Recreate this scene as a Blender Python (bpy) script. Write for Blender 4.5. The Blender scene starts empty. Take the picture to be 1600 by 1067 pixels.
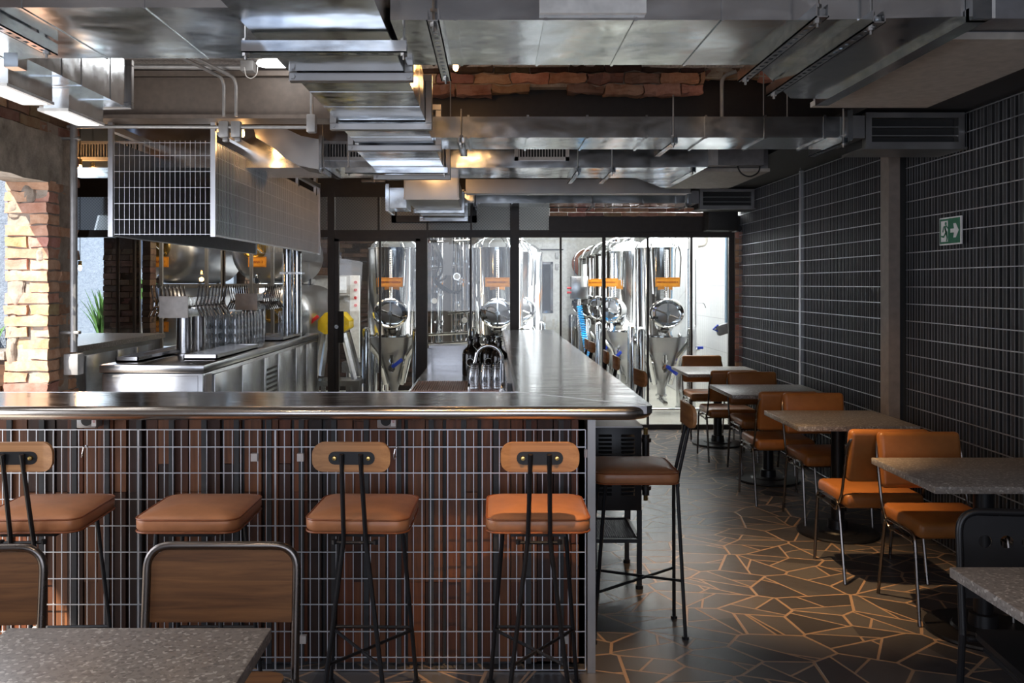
import bpy, bmesh, math, random
from mathutils import Vector, Matrix, noise
random.seed(7)
PI = math.pi
scene = bpy.context.scene
C = scene.collection

# ---------------------------------------------------------------- camera, world, light, exposure
cam_d = bpy.data.cameras.new('camera'); cam = bpy.data.objects.new('camera', cam_d); C.objects.link(cam)
cam.location = (0, 0, 1.62); cam.rotation_euler = (PI/2, 0, 0)
cam_d.sensor_width = 36; cam_d.lens = 1350/1600*36
cam_d.shift_x = 30/1600; cam_d.shift_y = -89.5/1600
cam_d.clip_start = 0.05; cam_d.clip_end = 200
scene.camera = cam
scene.view_settings.view_transform = 'Standard'; scene.view_settings.look = 'None'
scene.view_settings.gamma = 1; scene.view_settings.use_curve_mapping = False
scene.view_settings.exposure = 0.14
scene.cycles.transparent_max_bounces = 48; scene.cycles.max_bounces = 10; scene.cycles.sample_clamp_indirect = 6

w = bpy.data.worlds.new('world'); scene.world = w; w.use_nodes = True
bg = w.node_tree.nodes['Background']; bg.inputs[0].default_value = (0.50, 0.66, 1.0, 1); bg.inputs[1].default_value = 0.9

def aim(o, target):
    d = Vector(target) - o.location
    o.rotation_euler = d.to_track_quat('-Z', 'Y').to_euler()
def area(name, loc, target, sx, sy, power, col=(1, 1, 1)):
    l = bpy.data.lights.new(name, 'AREA'); l.shape = 'RECTANGLE'; l.size = sx; l.size_y = sy
    l.energy = power; l.color = col
    o = bpy.data.objects.new(name, l); C.objects.link(o); o.location = loc; aim(o, target); return o
def spot(name, loc, target, power, deg, col=(1, .62, .30), blend=.5, r=.03):
    l = bpy.data.lights.new(name, 'SPOT'); l.energy = power; l.spot_size = math.radians(deg); l.spot_blend = blend
    l.color = col; l.shadow_soft_size = r
    o = bpy.data.objects.new(name, l); C.objects.link(o); o.location = loc; aim(o, target); return o
sun_d = bpy.data.lights.new('sun', 'SUN'); sun_d.energy = 11; sun_d.angle = math.radians(.6); sun_d.color = (1, .90, .76)
sun = bpy.data.objects.new('sun', sun_d); C.objects.link(sun)
sun.rotation_euler = Vector((.37, .62, -.66)).to_track_quat('-Z', 'Y').to_euler()
# daylight through the street front behind the camera, the side opening and the garden glass
area('daylight_street', (-.2, -2.8, 1.7), (-1.3, 3, 1.7), 4.2, 2.0, 56, (.90, .93, 1))
area('daylight_side', (-2.86, 3.3, 1.5), (0, 3.6, 1.3), 3.2, 1.3, 42, (.95, .96, 1))
area('daylight_garden', (-4.5, 9.75, 1.6), (-3.0, 7.5, 1.2), .8, 1.6, 8, (.78, .88, 1))
area('daylight_garden', (-4.6, 11.0, 3.2), (-4.6, 12.9, 0.8), 1.0, 1.0, 60, (.84, .91, 1))
area('brewery_light', (1.9, 11.8, 3.2), (1.9, 11.8, 0), 1.6, 3.2, 220, (1, 1, .99))
area('brewery_light', (1.4, 9.95, 3.1), (1.4, 11.4, 1.3), 2.4, .3, 34, (1, 1, .99))  # added front fill that brightens signs and manways, no visible fitting
area('brewery_light', (0.0, 13.6, 3.2), (0.0, 13.6, 0), 2.0, 2.6, 22, (.98, .99, 1))
area('brewery_light', (-1.0, 9.95, 3.1), (-1.0, 11.4, 1.3), 2.0, .3, 15, (1, .90, .78))  # added front fill for the left part of the brewery
area('cellar_fill', (-2.9, 9.85, 2.75), (-3.1, 10.6, 1.4), 1.8, .15, 44, (1, .80, .58))  # added fill strip that brightens the cellar tanks
# warm track spotlights high between the ducts
spot('track_light', (1.15, 4.45, 2.93), (1.62, 4.75, 0), 330, 42, blend=.9)
spot('track_light', (1.10, 4.55, 2.93), (2.25, 5.1, .6), 26, 60, blend=.8)
spot('track_light', (1.10, 4.60, 2.93), (2.2, 6.3, .6), 45, 44, blend=.8)
spot('track_light', (0.34, 2.35, 2.95), (.24, 3.28, .88), 190, 26, blend=.8)
spot('track_light', (-.30, 2.30, 2.95), (-.5, 3.4, .9), 32, 44, blend=.8)
spot('track_light', (1.10, 1.2, 2.9), (1.9, 2.4, .7), 24, 50, blend=.8)
spot('track_light', (-1.2, 1.3, 2.9), (-1.0, 2.3, .8), 26, 60, (1, .75, .52))

# ---------------------------------------------------------------- materials
def new_mat(name):
    m = bpy.data.materials.new(name); m.use_nodes = True
    nt = m.node_tree; b = nt.nodes['Principled BSDF']; return m, nt, b
def N(nt, t, **kw):
    n = nt.nodes.new(t)
    for k, v in kw.items(): setattr(n, k, v)
    return n
def ramp(nt, fac, stops):
    r = N(nt, 'ShaderNodeValToRGB'); nt.links.new(fac, r.inputs[0])
    e = r.color_ramp.elements
    e[0].position, e[0].color = stops[0][0], (*stops[0][1], 1)
    e[1].position, e[1].color = stops[-1][0], (*stops[-1][1], 1)
    for p, c in stops[1:-1]:
        x = e.new(p); x.color = (*c, 1)
    return r
def coords(nt, scale=(1, 1, 1), rot=(0, 0, 0)):
    t = N(nt, 'ShaderNodeTexCoord'); m = N(nt, 'ShaderNodeMapping')
    m.inputs['Scale'].default_value = scale; m.inputs['Rotation'].default_value = rot
    nt.links.new(t.outputs['Object'], m.inputs[0]); return m.outputs[0]
def noisetex(nt, vec, scale, detail=3, rough=.5, dist=0):
    n = N(nt, 'ShaderNodeTexNoise'); n.inputs['Scale'].default_value = scale
    n.inputs['Detail'].default_value = detail; n.inputs['Roughness'].default_value = rough
    n.inputs['Distortion'].default_value = dist
    nt.links.new(vec, n.inputs['Vector']); return n.outputs[0]
def bump(nt, b, h, strength=.2, dist=.01):
    n = N(nt, 'ShaderNodeBump'); n.inputs['Strength'].default_value = strength; n.inputs['Distance'].default_value = dist
    nt.links.new(h, n.inputs['Height']); nt.links.new(n.outputs[0], b.inputs['Normal'])
def plain(name, col, rough=.5, metal=0, spec=.5):
    m, nt, b = new_mat(name); b.inputs['Base Color'].default_value = (*col, 1)
    b.inputs['Roughness'].default_value = rough; b.inputs['Metallic'].default_value = metal
    b.inputs['Specular IOR Level'].default_value = spec
    v = coords(nt); f = noisetex(nt, v, 22, 2)
    r = ramp(nt, f, [(.3, tuple(c*.88 for c in col)), (.7, tuple(min(1, c*1.1) for c in col))])
    nt.links.new(r.outputs[0], b.inputs['Base Color'])
    return m
def metal(name, col, r0, r1, nscale=(1, 1, 1), s=6, bstr=0, bscale=3, bdist=.01, det=2, dark=.88):
    m, nt, b = new_mat(name); b.inputs['Metallic'].default_value = 1
    v = coords(nt, nscale); f = noisetex(nt, v, s, det, .5)
    r = ramp(nt, f, [(.25, (r0,)*3), (.75, (r1,)*3)]); nt.links.new(r.outputs[0], b.inputs['Roughness'])
    c = ramp(nt, f, [(.25, tuple(x*dark for x in col)), (.75, col)]); nt.links.new(c.outputs[0], b.inputs['Base Color'])
    if bstr:
        v2 = coords(nt); bump(nt, b, noisetex(nt, v2, bscale, 0), bstr, bdist)
    return m
M = {}
def galv():
    m, nt, b = new_mat('galvanised_steel'); b.inputs['Metallic'].default_value = 1
    v = coords(nt, (1, 2.2, 2.2)); f = noisetex(nt, v, 5, 5, .62, .4); v1 = coords(nt)
    r = ramp(nt, f, [(.25, (.08,)*3), (.75, (.26,)*3)]); nt.links.new(r.outputs[0], b.inputs['Roughness'])
    c = ramp(nt, f, [(.25, (.60, .64, .68)), (.75, (.80, .82, .83))]); nt.links.new(c.outputs[0], b.inputs['Base Color'])
    w1 = noisetex(nt, v1, 2.4, 0); w2 = noisetex(nt, v1, 9, 1)
    ad = N(nt, 'ShaderNodeMath', operation='MULTIPLY_ADD'); nt.links.new(w2, ad.inputs[0]); ad.inputs[1].default_value = .10; nt.links.new(w1, ad.inputs[2])
    bump(nt, b, ad.outputs[0], .42, .04); return m
M['galv'] = galv()
M['galv_dull'] = metal('dull_galvanised_steel', (.42, .41, .40), .30, .45, (1, 1, 1), 8, .25, 4, .01)
M['steel'] = metal('brushed_stainless', (.60, .60, .61), .20, .27, (1, 1, 8), 5, .10, 2.2, .012, 2, .95)
M['bartop'] = metal('worn_bar_steel', (.62, .62, .63), .10, .24, (1, 6, 1), 5, .12, 5, .004)
M['chrome'] = metal('polished_steel', (.80, .80, .80), .04, .10)
M['tank'] = metal('mirror_tank_steel', (.72, .73, .74), .05, .14, (1, 1, 1), 3, .12, 2, .02)
M['mattank'] = metal('satin_tank_steel', (.44, .44, .45), .34, .44)
M['pewter'] = metal('grey_steel_tube', (.24, .215, .20), .22, .34)
M['bronze'] = metal('aged_bar_rail', (.58, .54, .50), .14, .26, (.6, 3, 3), 4)
M['copper'] = metal('copper_mat', (.55, .36, .29), .35, .5)
M['wiredark'] = metal('shaded_mesh_wire', (.42, .42, .43), .4, .6)  # same wire, darkened in colour for uprights that catch less light
M['hoodwire'] = metal('hood_mesh_wire', (.80, .81, .83), .35, .5)
M['brass'] = metal('brass', (.75, .52, .18), .2, .3)
M['wire'] = metal('galvanised_wire', (.72, .74, .78), .35, .5)
M['black'] = plain('black_powder_coat', (.012, .012, .014), .38)
M['blackmat'] = plain('matt_black_iron', (.02, .02, .02), .6)
M['frame'] = plain('dark_brown_frame', (.035, .027, .023), .45)
M['hoodback'] = plain('hood_sheet', (.15, .158, .175), .38, .35)
M['taupe'] = plain('taupe_painted_beam', (.20, .165, .14), .5)
M['darkceil'] = plain('dark_brown_ceiling', (.035, .028, .025), .75)
M['darkpanel'] = plain('charcoal_panel', (.04, .04, .042), .5)
M['unit'] = plain('grey_unit_casing', (.19, .19, .20), .42)
M['beige'] = plain('beige_insulation_board', (.42, .39, .35), .6)
M['white'] = plain('white_paint', (.80, .80, .78), .45)
M['grille'] = plain('pale_grille_paint', (.55, .52, .50), .4)
M['orange'] = plain('orange_sign', (.95, .36, .03), .45)
M['red'] = plain('dark_red_ink', (.28, .03, .02), .5)
M['redbtn'] = plain('red_button', (.6, .02, .02), .4)
M['blue'] = plain('blue_valve_grip', (.02, .06, .50), .35)
M['cyan'] = plain('cyan_coil_hose', (.02, .35, .75), .3)
M['yellow'] = plain('yellow_hopper', (.85, .62, .02), .4)
M['steelblue'] = plain('steel_blue_paint', (.20, .31, .42), .5)
M['green'] = plain('exit_green', (.015, .16, .08), .4)
M['rubber'] = plain('black_rubber', (.015, .015, .015), .55)
M['conduit'] = plain('grey_conduit', (.38, .38, .38), .4, .4)
M['bluewall'] = None
# leather
def leather(name, col):
    m, nt, b = new_mat(name); v = coords(nt)
    f = noisetex(nt, v, 7, 4, .6)
    r = ramp(nt, f, [(.3, tuple(c*.72 for c in col)), (.7, col)]); nt.links.new(r.outputs[0], b.inputs['Base Color'])
    b.inputs['Roughness'].default_value = .36
    bump(nt, b, noisetex(nt, v, 160, 3), .12, .002); return m
M['leather'] = leather('tan_leather', (.56, .235, .105))
M['leather2'] = leather('orange_tan_leather', (.40, .15, .038))
M['piping'] = plain('tan_piping', (.30, .09, .03), .4)
# wood
def wood(name, c1, c2, axis='x', s=3, rough=.42, tone=False):
    m, nt, b = new_mat(name)
    sc = {'x': (1, 14, 14), 'z': (14, 14, 1), 'y': (14, 1, 14)}[axis]
    v = coords(nt, sc); f = noisetex(nt, v, s, 6, .6, .6)
    r = ramp(nt, f, [(.28, c1), (.72, c2)])
    out = r.outputs[0]
    if tone:
        a = N(nt, 'ShaderNodeVertexColor', layer_name='tone'); mx = N(nt, 'ShaderNodeMix', data_type='RGBA', blend_type='MULTIPLY')
        mx.inputs[0].default_value = 1
        nt.links.new(out, mx.inputs[6]); nt.links.new(a.outputs[0], mx.inputs[7]); out = mx.outputs[2]
    nt.links.new(out, b.inputs['Base Color']); b.inputs['Roughness'].default_value = rough
    bump(nt, b, f, .08, .003); return m
M['ply'] = wood('honey_plywood', (.34, .15, .055), (.60, .31, .13), 'x')
M['oak'] = wood('brown_veneer', (.10, .040, .013), (.27, .12, .040), 'x', 3, .62)
M['slat'] = wood('reclaimed_slats', (.075, .026, .011), (.235, .088, .032), 'z', 2.0, .5, True)
M['darkwood'] = wood('dark_wood', (.05, .025, .015), (.12, .06, .03), 'x')
# terrazzo
def stone(name, base, light, dark, rough=.35):
    m, nt, b = new_mat(name); v = coords(nt)
    vo = N(nt, 'ShaderNodeTexVoronoi'); vo.inputs['Scale'].default_value = 125; nt.links.new(v, vo.inputs['Vector'])
    sp = N(nt, 'ShaderNodeSeparateColor'); nt.links.new(vo.outputs['Color'], sp.inputs[0])
    r = ramp(nt, sp.outputs[0], [(.0, dark), (.3, base), (.84, tuple(x*1.12 for x in base)), (.92, light)])
    nt.links.new(r.outputs[0], b.inputs['Base Color']); b.inputs['Roughness'].default_value = rough; return m
M['terrazzo'] = stone('grey_terrazzo', (.30, .27, .245), (.56, .53, .49), (.20, .18, .165))
# floor
m, nt, b = new_mat('crazy_paving'); M['floor'] = m
v = coords(nt, (1.0, 1.3, 1))
S_ = 3.3
vo = N(nt, 'ShaderNodeTexVoronoi', feature='DISTANCE_TO_EDGE', voronoi_dimensions='2D'); vo.inputs['Scale'].default_value = S_
vc = N(nt, 'ShaderNodeTexVoronoi', voronoi_dimensions='2D'); vc.inputs['Scale'].default_value = S_
for q in (vo, vc): nt.links.new(v, q.inputs['Vector'])
sep = N(nt, 'ShaderNodeSeparateColor'); nt.links.new(vc.outputs['Color'], sep.inputs[0])
def math_(op, a, b=None, c=None):
    n = N(nt, 'ShaderNodeMath', operation=op)
    for i, x in enumerate((a, b, c)):
        if x is None: continue
        if isinstance(x, (int, float)): n.inputs[i].default_value = x
        else: nt.links.new(x, n.inputs[i])
    return n.outputs[0]
rel = N(nt, 'ShaderNodeVectorMath', operation='SUBTRACT'); nt.links.new(v, rel.inputs[0]); nt.links.new(vc.outputs['Position'], rel.inputs[1])
rs = N(nt, 'ShaderNodeSeparateXYZ'); nt.links.new(rel.outputs[0], rs.inputs[0])
def cut(src, off):       # signed distance to a straight cut through the stone
    an = math_('MULTIPLY', src, 6.2832)
    return math_('ADD', math_('ADD', math_('MULTIPLY', rs.outputs[0], math_('COSINE', an)), math_('MULTIPLY', rs.outputs[1], math_('SINE', an))), off)
s1 = cut(sep.outputs[1], 0.0); s2 = cut(sep.outputs[2], .02)
d1 = math_('MULTIPLY', math_('ABSOLUTE', s1), S_*1.25)
d2 = math_('ADD', math_('MULTIPLY', math_('ABSOLUTE', s2), S_*1.25), math_('MULTIPLY', math_('LESS_THAN', s1, 0), 1))
dm = math_('MINIMUM', math_('MINIMUM', vo.outputs['Distance'], d1), d2)
tn = math_('FRACT', math_('ADD', sep.outputs[0], math_('ADD', math_('MULTIPLY', math_('GREATER_THAN', s1, 0), .37), math_('MULTIPLY', math_('GREATER_THAN', s2, 0), .23))))
st = ramp(nt, tn, [(0, (.062, .060, .064)), (.5, (.088, .085, .090)), (1, (.135, .126, .122))])
n2 = noisetex(nt, v, 22, 5, .7); n3 = noisetex(nt, v, 60, 3, .6)
mm = N(nt, 'ShaderNodeMix', data_type='RGBA', blend_type='MULTIPLY'); mm.inputs[0].default_value = .6
r2 = ramp(nt, n2, [(.3, (.8, .8, .8)), (.7, (1.08, 1.06, 1.04))]); nt.links.new(st.outputs[0], mm.inputs[6]); nt.links.new(r2.outputs[0], mm.inputs[7])
dj = math_('ADD', dm, math_('MULTIPLY', math_('SUBTRACT', n3, .5), .012))
gm = ramp(nt, dj, [(.021, (0, 0, 0)), (.027, (1, 1, 1))])
mg = N(nt, 'ShaderNodeMix', data_type='RGBA'); nt.links.new(gm.outputs[0], mg.inputs[0]); mg.inputs[6].default_value = (.42, .28, .18, 1)
nt.links.new(mm.outputs[2], mg.inputs[7]); nt.links.new(mg.outputs[2], b.inputs['Base Color'])
rr = ramp(nt, n2, [(.3, (.30,)*3), (.7, (.42,)*3)]); nt.links.new(rr.outputs[0], b.inputs['Roughness'])
bump(nt, b, gm.outputs[0], .35, .004)
# brick, mortar, concrete, stucco
def mottled(name, c1, c2, s=9, rough=.9, tone=False, bs=.5, bscale=40, bd=.01):
    m, nt, b = new_mat(name); v = coords(nt); f = noisetex(nt, v, s, 6, .7)
    r = ramp(nt, f, [(.3, c1), (.7, c2)]); out = r.outputs[0]
    if tone:
        a = N(nt, 'ShaderNodeVertexColor', layer_name='tone'); mx = N(nt, 'ShaderNodeMix', data_type='RGBA', blend_type='MULTIPLY')
        mx.inputs[0].default_value = 1
        nt.links.new(out, mx.inputs[6]); nt.links.new(a.outputs[0], mx.inputs[7]); out = mx.outputs[2]
    nt.links.new(out, b.inputs['Base Color']); b.inputs['Roughness'].default_value = rough
    bump(nt, b, noisetex(nt, v, bscale, 5, .7), bs, bd); return m
M['brick'] = mottled('old_brick', (.46, .22, .12), (.74, .50, .35), 9, .9, True)
M['mortar'] = mottled('lime_mortar', (.26, .21, .17), (.46, .40, .34), 12)
M['concrete'] = mottled('rough_concrete', (.19, .168, .138), (.58, .52, .44), 6)
M['pebble'] = mottled('pebbled_slab', (.34, .31, .29), (.86, .80, .77), 60, .9, False, 1, 90, .02)
M['bluewall'] = mottled('blue_grey_stucco', (.17, .22, .31), (.30, .37, .48), 30, .9, False, .8, 70, .02)
M['brewfloor'] = mottled('pale_epoxy', (.44, .42, .36), (.55, .53, .46), 2, .35, False, .05)
M['leaf'] = mottled('green_leaf', (.04, .13, .03), (.13, .30, .08), 8, .5, False, .1)
# white tiles
m, nt, b = new_mat('white_tiles'); M['tile'] = m
v = coords(nt, (1, 1, 1), (0, 0, 0)); bk = N(nt, 'ShaderNodeTexBrick'); bk.offset = 0
sxyz = N(nt, 'ShaderNodeSeparateXYZ'); cxyz = N(nt, 'ShaderNodeCombineXYZ'); ad = N(nt, 'ShaderNodeMath', operation='ADD')
nt.links.new(v, sxyz.inputs[0]); nt.links.new(sxyz.outputs[0], ad.inputs[0]); nt.links.new(sxyz.outputs[1], ad.inputs[1])
nt.links.new(ad.outputs[0], cxyz.inputs[0]); nt.links.new(sxyz.outputs[2], cxyz.inputs[1]); nt.links.new(cxyz.outputs[0], bk.inputs['Vector'])
bk.inputs['Scale'].default_value = 1; bk.inputs['Brick Width'].default_value = .10; bk.inputs['Row Height'].default_value = .40
bk.inputs['Mortar Size'].default_value = .004
bk.inputs['Color1'].default_value = (.74, .75, .75, 1); bk.inputs['Color2'].default_value = (.70, .71, .72, 1); bk.inputs['Mortar'].default_value = (.5, .5, .5, 1)
nt.links.new(bk.outputs[0], b.inputs['Base Color']); b.inputs['Roughness'].default_value = .25
# wired / textured transom glass : translucent
m, nt, b = new_mat('ribbed_glass'); M['ribbed'] = m
v = coords(nt, (60, 1, 60)); ch = N(nt, 'ShaderNodeTexChecker'); ch.inputs['Scale'].default_value = 1; nt.links.new(v, ch.inputs[0])
r = ramp(nt, ch.outputs[1], [(0, (.22, .24, .25)), (1, (.42, .44, .44))]); nt.links.new(r.outputs[0], b.inputs['Base Color'])
b.inputs['Roughness'].default_value = .3; b.inputs['Transmission Weight'].default_value = .55
bump(nt, b, ch.outputs[1], .6, .004)
# clear pane
def pane(name, tint=(.95, .97, .97), f0=.04, f1=.9, pw=5):
    m = bpy.data.materials.new(name); m.use_nodes = True; nt = m.node_tree
    for n in list(nt.nodes): nt.nodes.remove(n)
    o = N(nt, 'ShaderNodeOutputMaterial'); t = N(nt, 'ShaderNodeBsdfTransparent'); g = N(nt, 'ShaderNodeBsdfGlossy')
    t.inputs[0].default_value = (*tint, 1); g.inputs['Roughness'].default_value = .02
    lw = N(nt, 'ShaderNodeLayerWeight'); lw.inputs[0].default_value = .5; mx = N(nt, 'ShaderNodeMixShader')
    p_ = N(nt, 'ShaderNodeMath', operation='POWER'); nt.links.new(lw.outputs['Facing'], p_.inputs[0]); p_.inputs[1].default_value = pw
    q_ = N(nt, 'ShaderNodeMath', operation='MULTIPLY_ADD'); nt.links.new(p_.outputs[0], q_.inputs[0]); q_.inputs[1].default_value = f1; q_.inputs[2].default_value = f0
    nt.links.new(q_.outputs[0], mx.inputs[0]); nt.links.new(t.outputs[0], mx.inputs[1]); nt.links.new(g.outputs[0], mx.inputs[2]); nt.links.new(mx.outputs[0], o.inputs[0])
    return m
M['pane'] = pane('clear_pane')
M['tumbler'] = pane('tumbler_glass', (.975, .98, .985), .10, .75, 2.2)
m, nt, b = new_mat('dark_glass'); M['darkglass'] = m
b.inputs['Base Color'].default_value = (.01, .007, .005, 1); b.inputs['Roughness'].default_value = .08
def emit(name, col, s):
    m, nt, b = new_mat(name); b.inputs['Base Color'].default_value = (*col, 1)
    b.inputs['Emission Color'].default_value = (*col, 1); b.inputs['Emission Strength'].default_value = s; return m
M['bulb'] = emit('warm_filament', (1, .50, .16), 60)
M['tubelight'] = emit('white_light_panel', (1, 1, .98), 1.6)
M['fluo'] = emit('fluorescent_tube', (1, 1, 1), 9)

# ---------------------------------------------------------------- geometry helpers
class MB:
    def __init__(s): s.bm = bmesh.new(); s.tl = None; s.mi = 0
    def tone(s, faces, t):
        if s.tl is None: s.tl = s.bm.loops.layers.color.new('tone')
        for f in faces:
            for l in f.loops: l[s.tl] = (*t, 1)
    def _f(s, vs):
        f = s.bm.faces.new(vs); f.material_index = s.mi; return f
    def box(s, x0, x1, y0, y1, z0, z1, M4=None):
        p = [Vector(c) for c in ((x0, y0, z0), (x1, y0, z0), (x1, y1, z0), (x0, y1, z0), (x0, y0, z1), (x1, y0, z1), (x1, y1, z1), (x0, y1, z1))]
        if M4: p = [M4 @ q for q in p]
        v = [s.bm.verts.new(q) for q in p]
        return [s._f([v[i] for i in ix]) for ix in ((3, 2, 1, 0), (4, 5, 6, 7), (0, 1, 5, 4), (1, 2, 6, 5), (2, 3, 7, 6), (3, 0, 4, 7))]
    def rbox(s, x0, x1, y0, y1, z0, z1, r=.01, seg=2, sel='all', M4=None, crown=0):
        fs = s.box(x0, x1, y0, y1, z0, z1)
        es = {e for f in fs for e in f.edges}
        if sel != 'all':
            k = 'xyz'.index(sel); es = {e for e in es if abs((e.verts[0].co - e.verts[1].co)[k]) > 1e-6}
        before = set(s.bm.verts) - {v for f in fs for v in f.verts}
        bmesh.ops.bevel(s.bm, geom=list(es), offset=r, segments=seg, affect='EDGES', profile=.5)
        nv = [v for v in s.bm.verts if v not in before]
        for v in nv:
            for f in v.link_faces: f.material_index = s.mi
        if M4:
            for v in nv: v.co = M4 @ v.co
        return nv
    def ring(s, c, d, r, seg, ry=None, up=None):
        d = Vector(d).normalized(); a = Vector(up) if up else (Vector((0, 0, 1)) if abs(d.z) < .95 else Vector((1, 0, 0)))
        u = d.cross(a).normalized(); w_ = u.cross(d).normalized(); ry = ry or r
        return [s.bm.verts.new(Vector(c) + u*math.cos(t)*r + w_*math.sin(t)*ry) for t in (2*PI*i/seg for i in range(seg))]
    def skinr(s, A, B):
        n = len(A)
        for i in range(n): s._f([A[i], A[(i+1) % n], B[(i+1) % n], B[i]])
    def cyl(s, p, q, r, r2=None, seg=12, caps=True):
        p, q = Vector(p), Vector(q); d = q-p; A = s.ring(p, d, r, seg); B = s.ring(q, d, r2 if r2 is not None else r, seg)
        s.skinr(A, B)
        if caps: s._f(A[::-1]); s._f(B)
    def tube(s, pts, r, seg=8, caps=True, closed=False):
        pts = [Vector(p) for p in pts]; n = len(pts); rings = []
        up = None
        for i, p in enumerate(pts):
            a = pts[i-1] if (i or closed) else p; b_ = pts[(i+1) % n] if (i < n-1 or closed) else p
            d = (b_-a).normalized()
            if up is None: up = Vector((0, 0, 1)) if abs(d.z) < .9 else Vector((0, 1, 0))
            u = d.cross(up)
            if u.length < 1e-4: u = d.cross(Vector((1, 0, 0)))
            u.normalize(); w_ = u.cross(d).normalized(); up = w_
            rings.append([s.bm.verts.new(p + u*math.cos(t)*r + w_*math.sin(t)*r) for t in (2*PI*k/seg for k in range(seg))])
        for i in range(n-1): s.skinr(rings[i], rings[i+1])
        if closed: s.skinr(rings[-1], rings[0])
        elif caps: s._f(rings[0][::-1]); s._f(rings[-1])
    def lathe(s, prof, c=(0, 0, 0), axis='z', seg=24, sx=1, sy=1, M4=None):
        rings = []
        for (r, h) in prof:
            vs = []
            for i in range(seg):
                t = 2*PI*i/seg; a, b_ = math.cos(t)*r*sx, math.sin(t)*r*sy
                p = {'z': (a, b_, h), 'y': (a, h, b_), 'x': (h, a, b_)}[axis]
                p = Vector(p) + Vector(c)
                vs.append(s.bm.verts.new(M4 @ p if M4 else p))
            rings.append(vs)
        for A, B in zip(rings, rings[1:]): s.skinr(A, B)
        if prof[0][0] > 1e-5: s._f(rings[0][::-1])
        if prof[-1][0] > 1e-5: s._f(rings[-1])
    def prism(s, pts, h0, h1, plane='xz', M4=None):
        def m_(a, b_, h):
            p = Vector({'xz': (a, h, b_), 'xy': (a, b_, h), 'yz': (h, a, b_)}[plane]); return M4 @ p if M4 else p
        A = [s.bm.verts.new(m_(a, b_, h0)) for a, b_ in pts]; B = [s.bm.verts.new(m_(a, b_, h1)) for a, b_ in pts]
        s.skinr(A, B); s._f(A[::-1]); s._f(B)
    def build(s, name, mat, parent=None, smooth=35, bev=0):
        bm = s.bm; bmesh.ops.recalc_face_normals(bm, faces=bm.faces)
        off = Vector((0, 0, 0)); q = parent
        while q is not None: off += q.location; q = q.parent
        if parent is None and bm.verts:
            xs = [v.co.x for v in bm.verts]; ys = [v.co.y for v in bm.verts]; zs = [v.co.z for v in bm.verts]
            off = Vector(((min(xs)+max(xs))/2, (min(ys)+max(ys))/2, min(zs)))
        me = bpy.data.meshes.new(name)
        for v in bm.verts: v.co -= off
        if smooth:
            for f in bm.faces: f.smooth = True
            ca = math.cos(math.radians(smooth))
            for e in bm.edges:
                if len(e.link_faces) == 2 and e.link_faces[0].normal.dot(e.link_faces[1].normal) < ca: e.smooth = False
        bm.to_mesh(me); bm.free()
        for m_ in (mat if isinstance(mat, (list, tuple)) else [mat]): me.materials.append(M[m_])
        o = bpy.data.objects.new(name, me); C.objects.link(o)
        if parent is None: o.location = off
        else: o.parent = parent
        return o
def tag(o, label=None, cat=None, group=None, kind=None):
    if label: o['label'] = label
    if cat: o['category'] = cat
    if group: o['group'] = group
    if kind: o['kind'] = kind
    return o
def thing(name, label, cat, loc=(0, 0, 0), group=None):
    o = bpy.data.objects.new(name, None); C.objects.link(o); o.location = loc; o.empty_display_size = .1
    return tag(o, label, cat, group)
def struct(name, mb, mat, parent=None, **k):
    o = mb.build(name, mat, parent, **k)
    if parent is None: o['kind'] = 'structure'
    return o
def empty_struct(name, loc):
    o = bpy.data.objects.new(name, None); C.objects.link(o); o.location = loc; o['kind'] = 'structure'; return o
def dup(root, loc, rotz=None, label=None, group=None):
    def cp(o, par):
        c = o.copy(); C.objects.link(c); c.parent = par
        for ch in list(o.children): cp(ch, c)
        return c
    r = cp(root, None); r.location = loc
    if rotz is not None: r.rotation_euler = (0, 0, rotz)
    if label: r['label'] = label
    if group: r['group'] = group
    return r
def simple(name, mat, fn, parent=None, **k):
    b_ = MB(); fn(b_); return b_.build(name, mat, parent, **k)
def bx(name, mat, parent, *a, r=0, **k):
    b_ = MB()
    if r: b_.rbox(*a, r=r)
    else: b_.box(*a)
    return b_.build(name, mat, parent, **k)
def text(name, s, size, loc, rot, mat, parent, ext=.0008):
    cu = bpy.data.curves.new(name, 'FONT'); cu.body = s; cu.size = size; cu.align_x = 'CENTER'; cu.align_y = 'CENTER'; cu.extrude = ext
    t = bpy.data.objects.new('tmp', cu); C.objects.link(t)
    me = bpy.data.meshes.new_from_object(t.evaluated_get(bpy.context.evaluated_depsgraph_get()))
    bpy.data.objects.remove(t)
    me.materials.clear(); me.materials.append(M[mat])
    o = bpy.data.objects.new(name, me); C.objects.link(o)
    o.rotation_euler = rot
    off = Vector((0, 0, 0)); q = parent
    while q is not None: off += q.location; q = q.parent
    o.parent = parent; o.location = Vector(loc)-off
    return o
def arc(c, r, a0, a1, n, plane='xz', h=0):
    out = []
    for i in range(n+1):
        a = math.radians(a0+(a1-a0)*i/n); u, v = r*math.cos(a), r*math.sin(a)
        out.append({'xz': (c[0]+u, h, c[1]+v), 'xy': (c[0]+u, c[1]+v, h), 'yz': (h, c[0]+u, c[1]+v)}[plane])
    return out
def roundpath(pts, r, n=5):
    pts = [Vector(p) for p in pts]; out = [pts[0]]
    for i in range(1, len(pts)-1):
        a, p, c = pts[i-1], pts[i], pts[i+1]; d1 = (a-p); d2 = (c-p); k = min(r, d1.length*.48, d2.length*.48)
        s0 = p + d1.normalized()*k; s1 = p + d2.normalized()*k
        for j in range(n+1):
            t = j/n; out.append(s0*(1-t)**2 + p*2*t*(1-t) + s1*t*t)
    out.append(pts[-1]); return out
F = 1350.0
def X(px, Y): return (px-770)*Y/F
def Z(py, Y): return 1.62-(py-444)*Y/F
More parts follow.
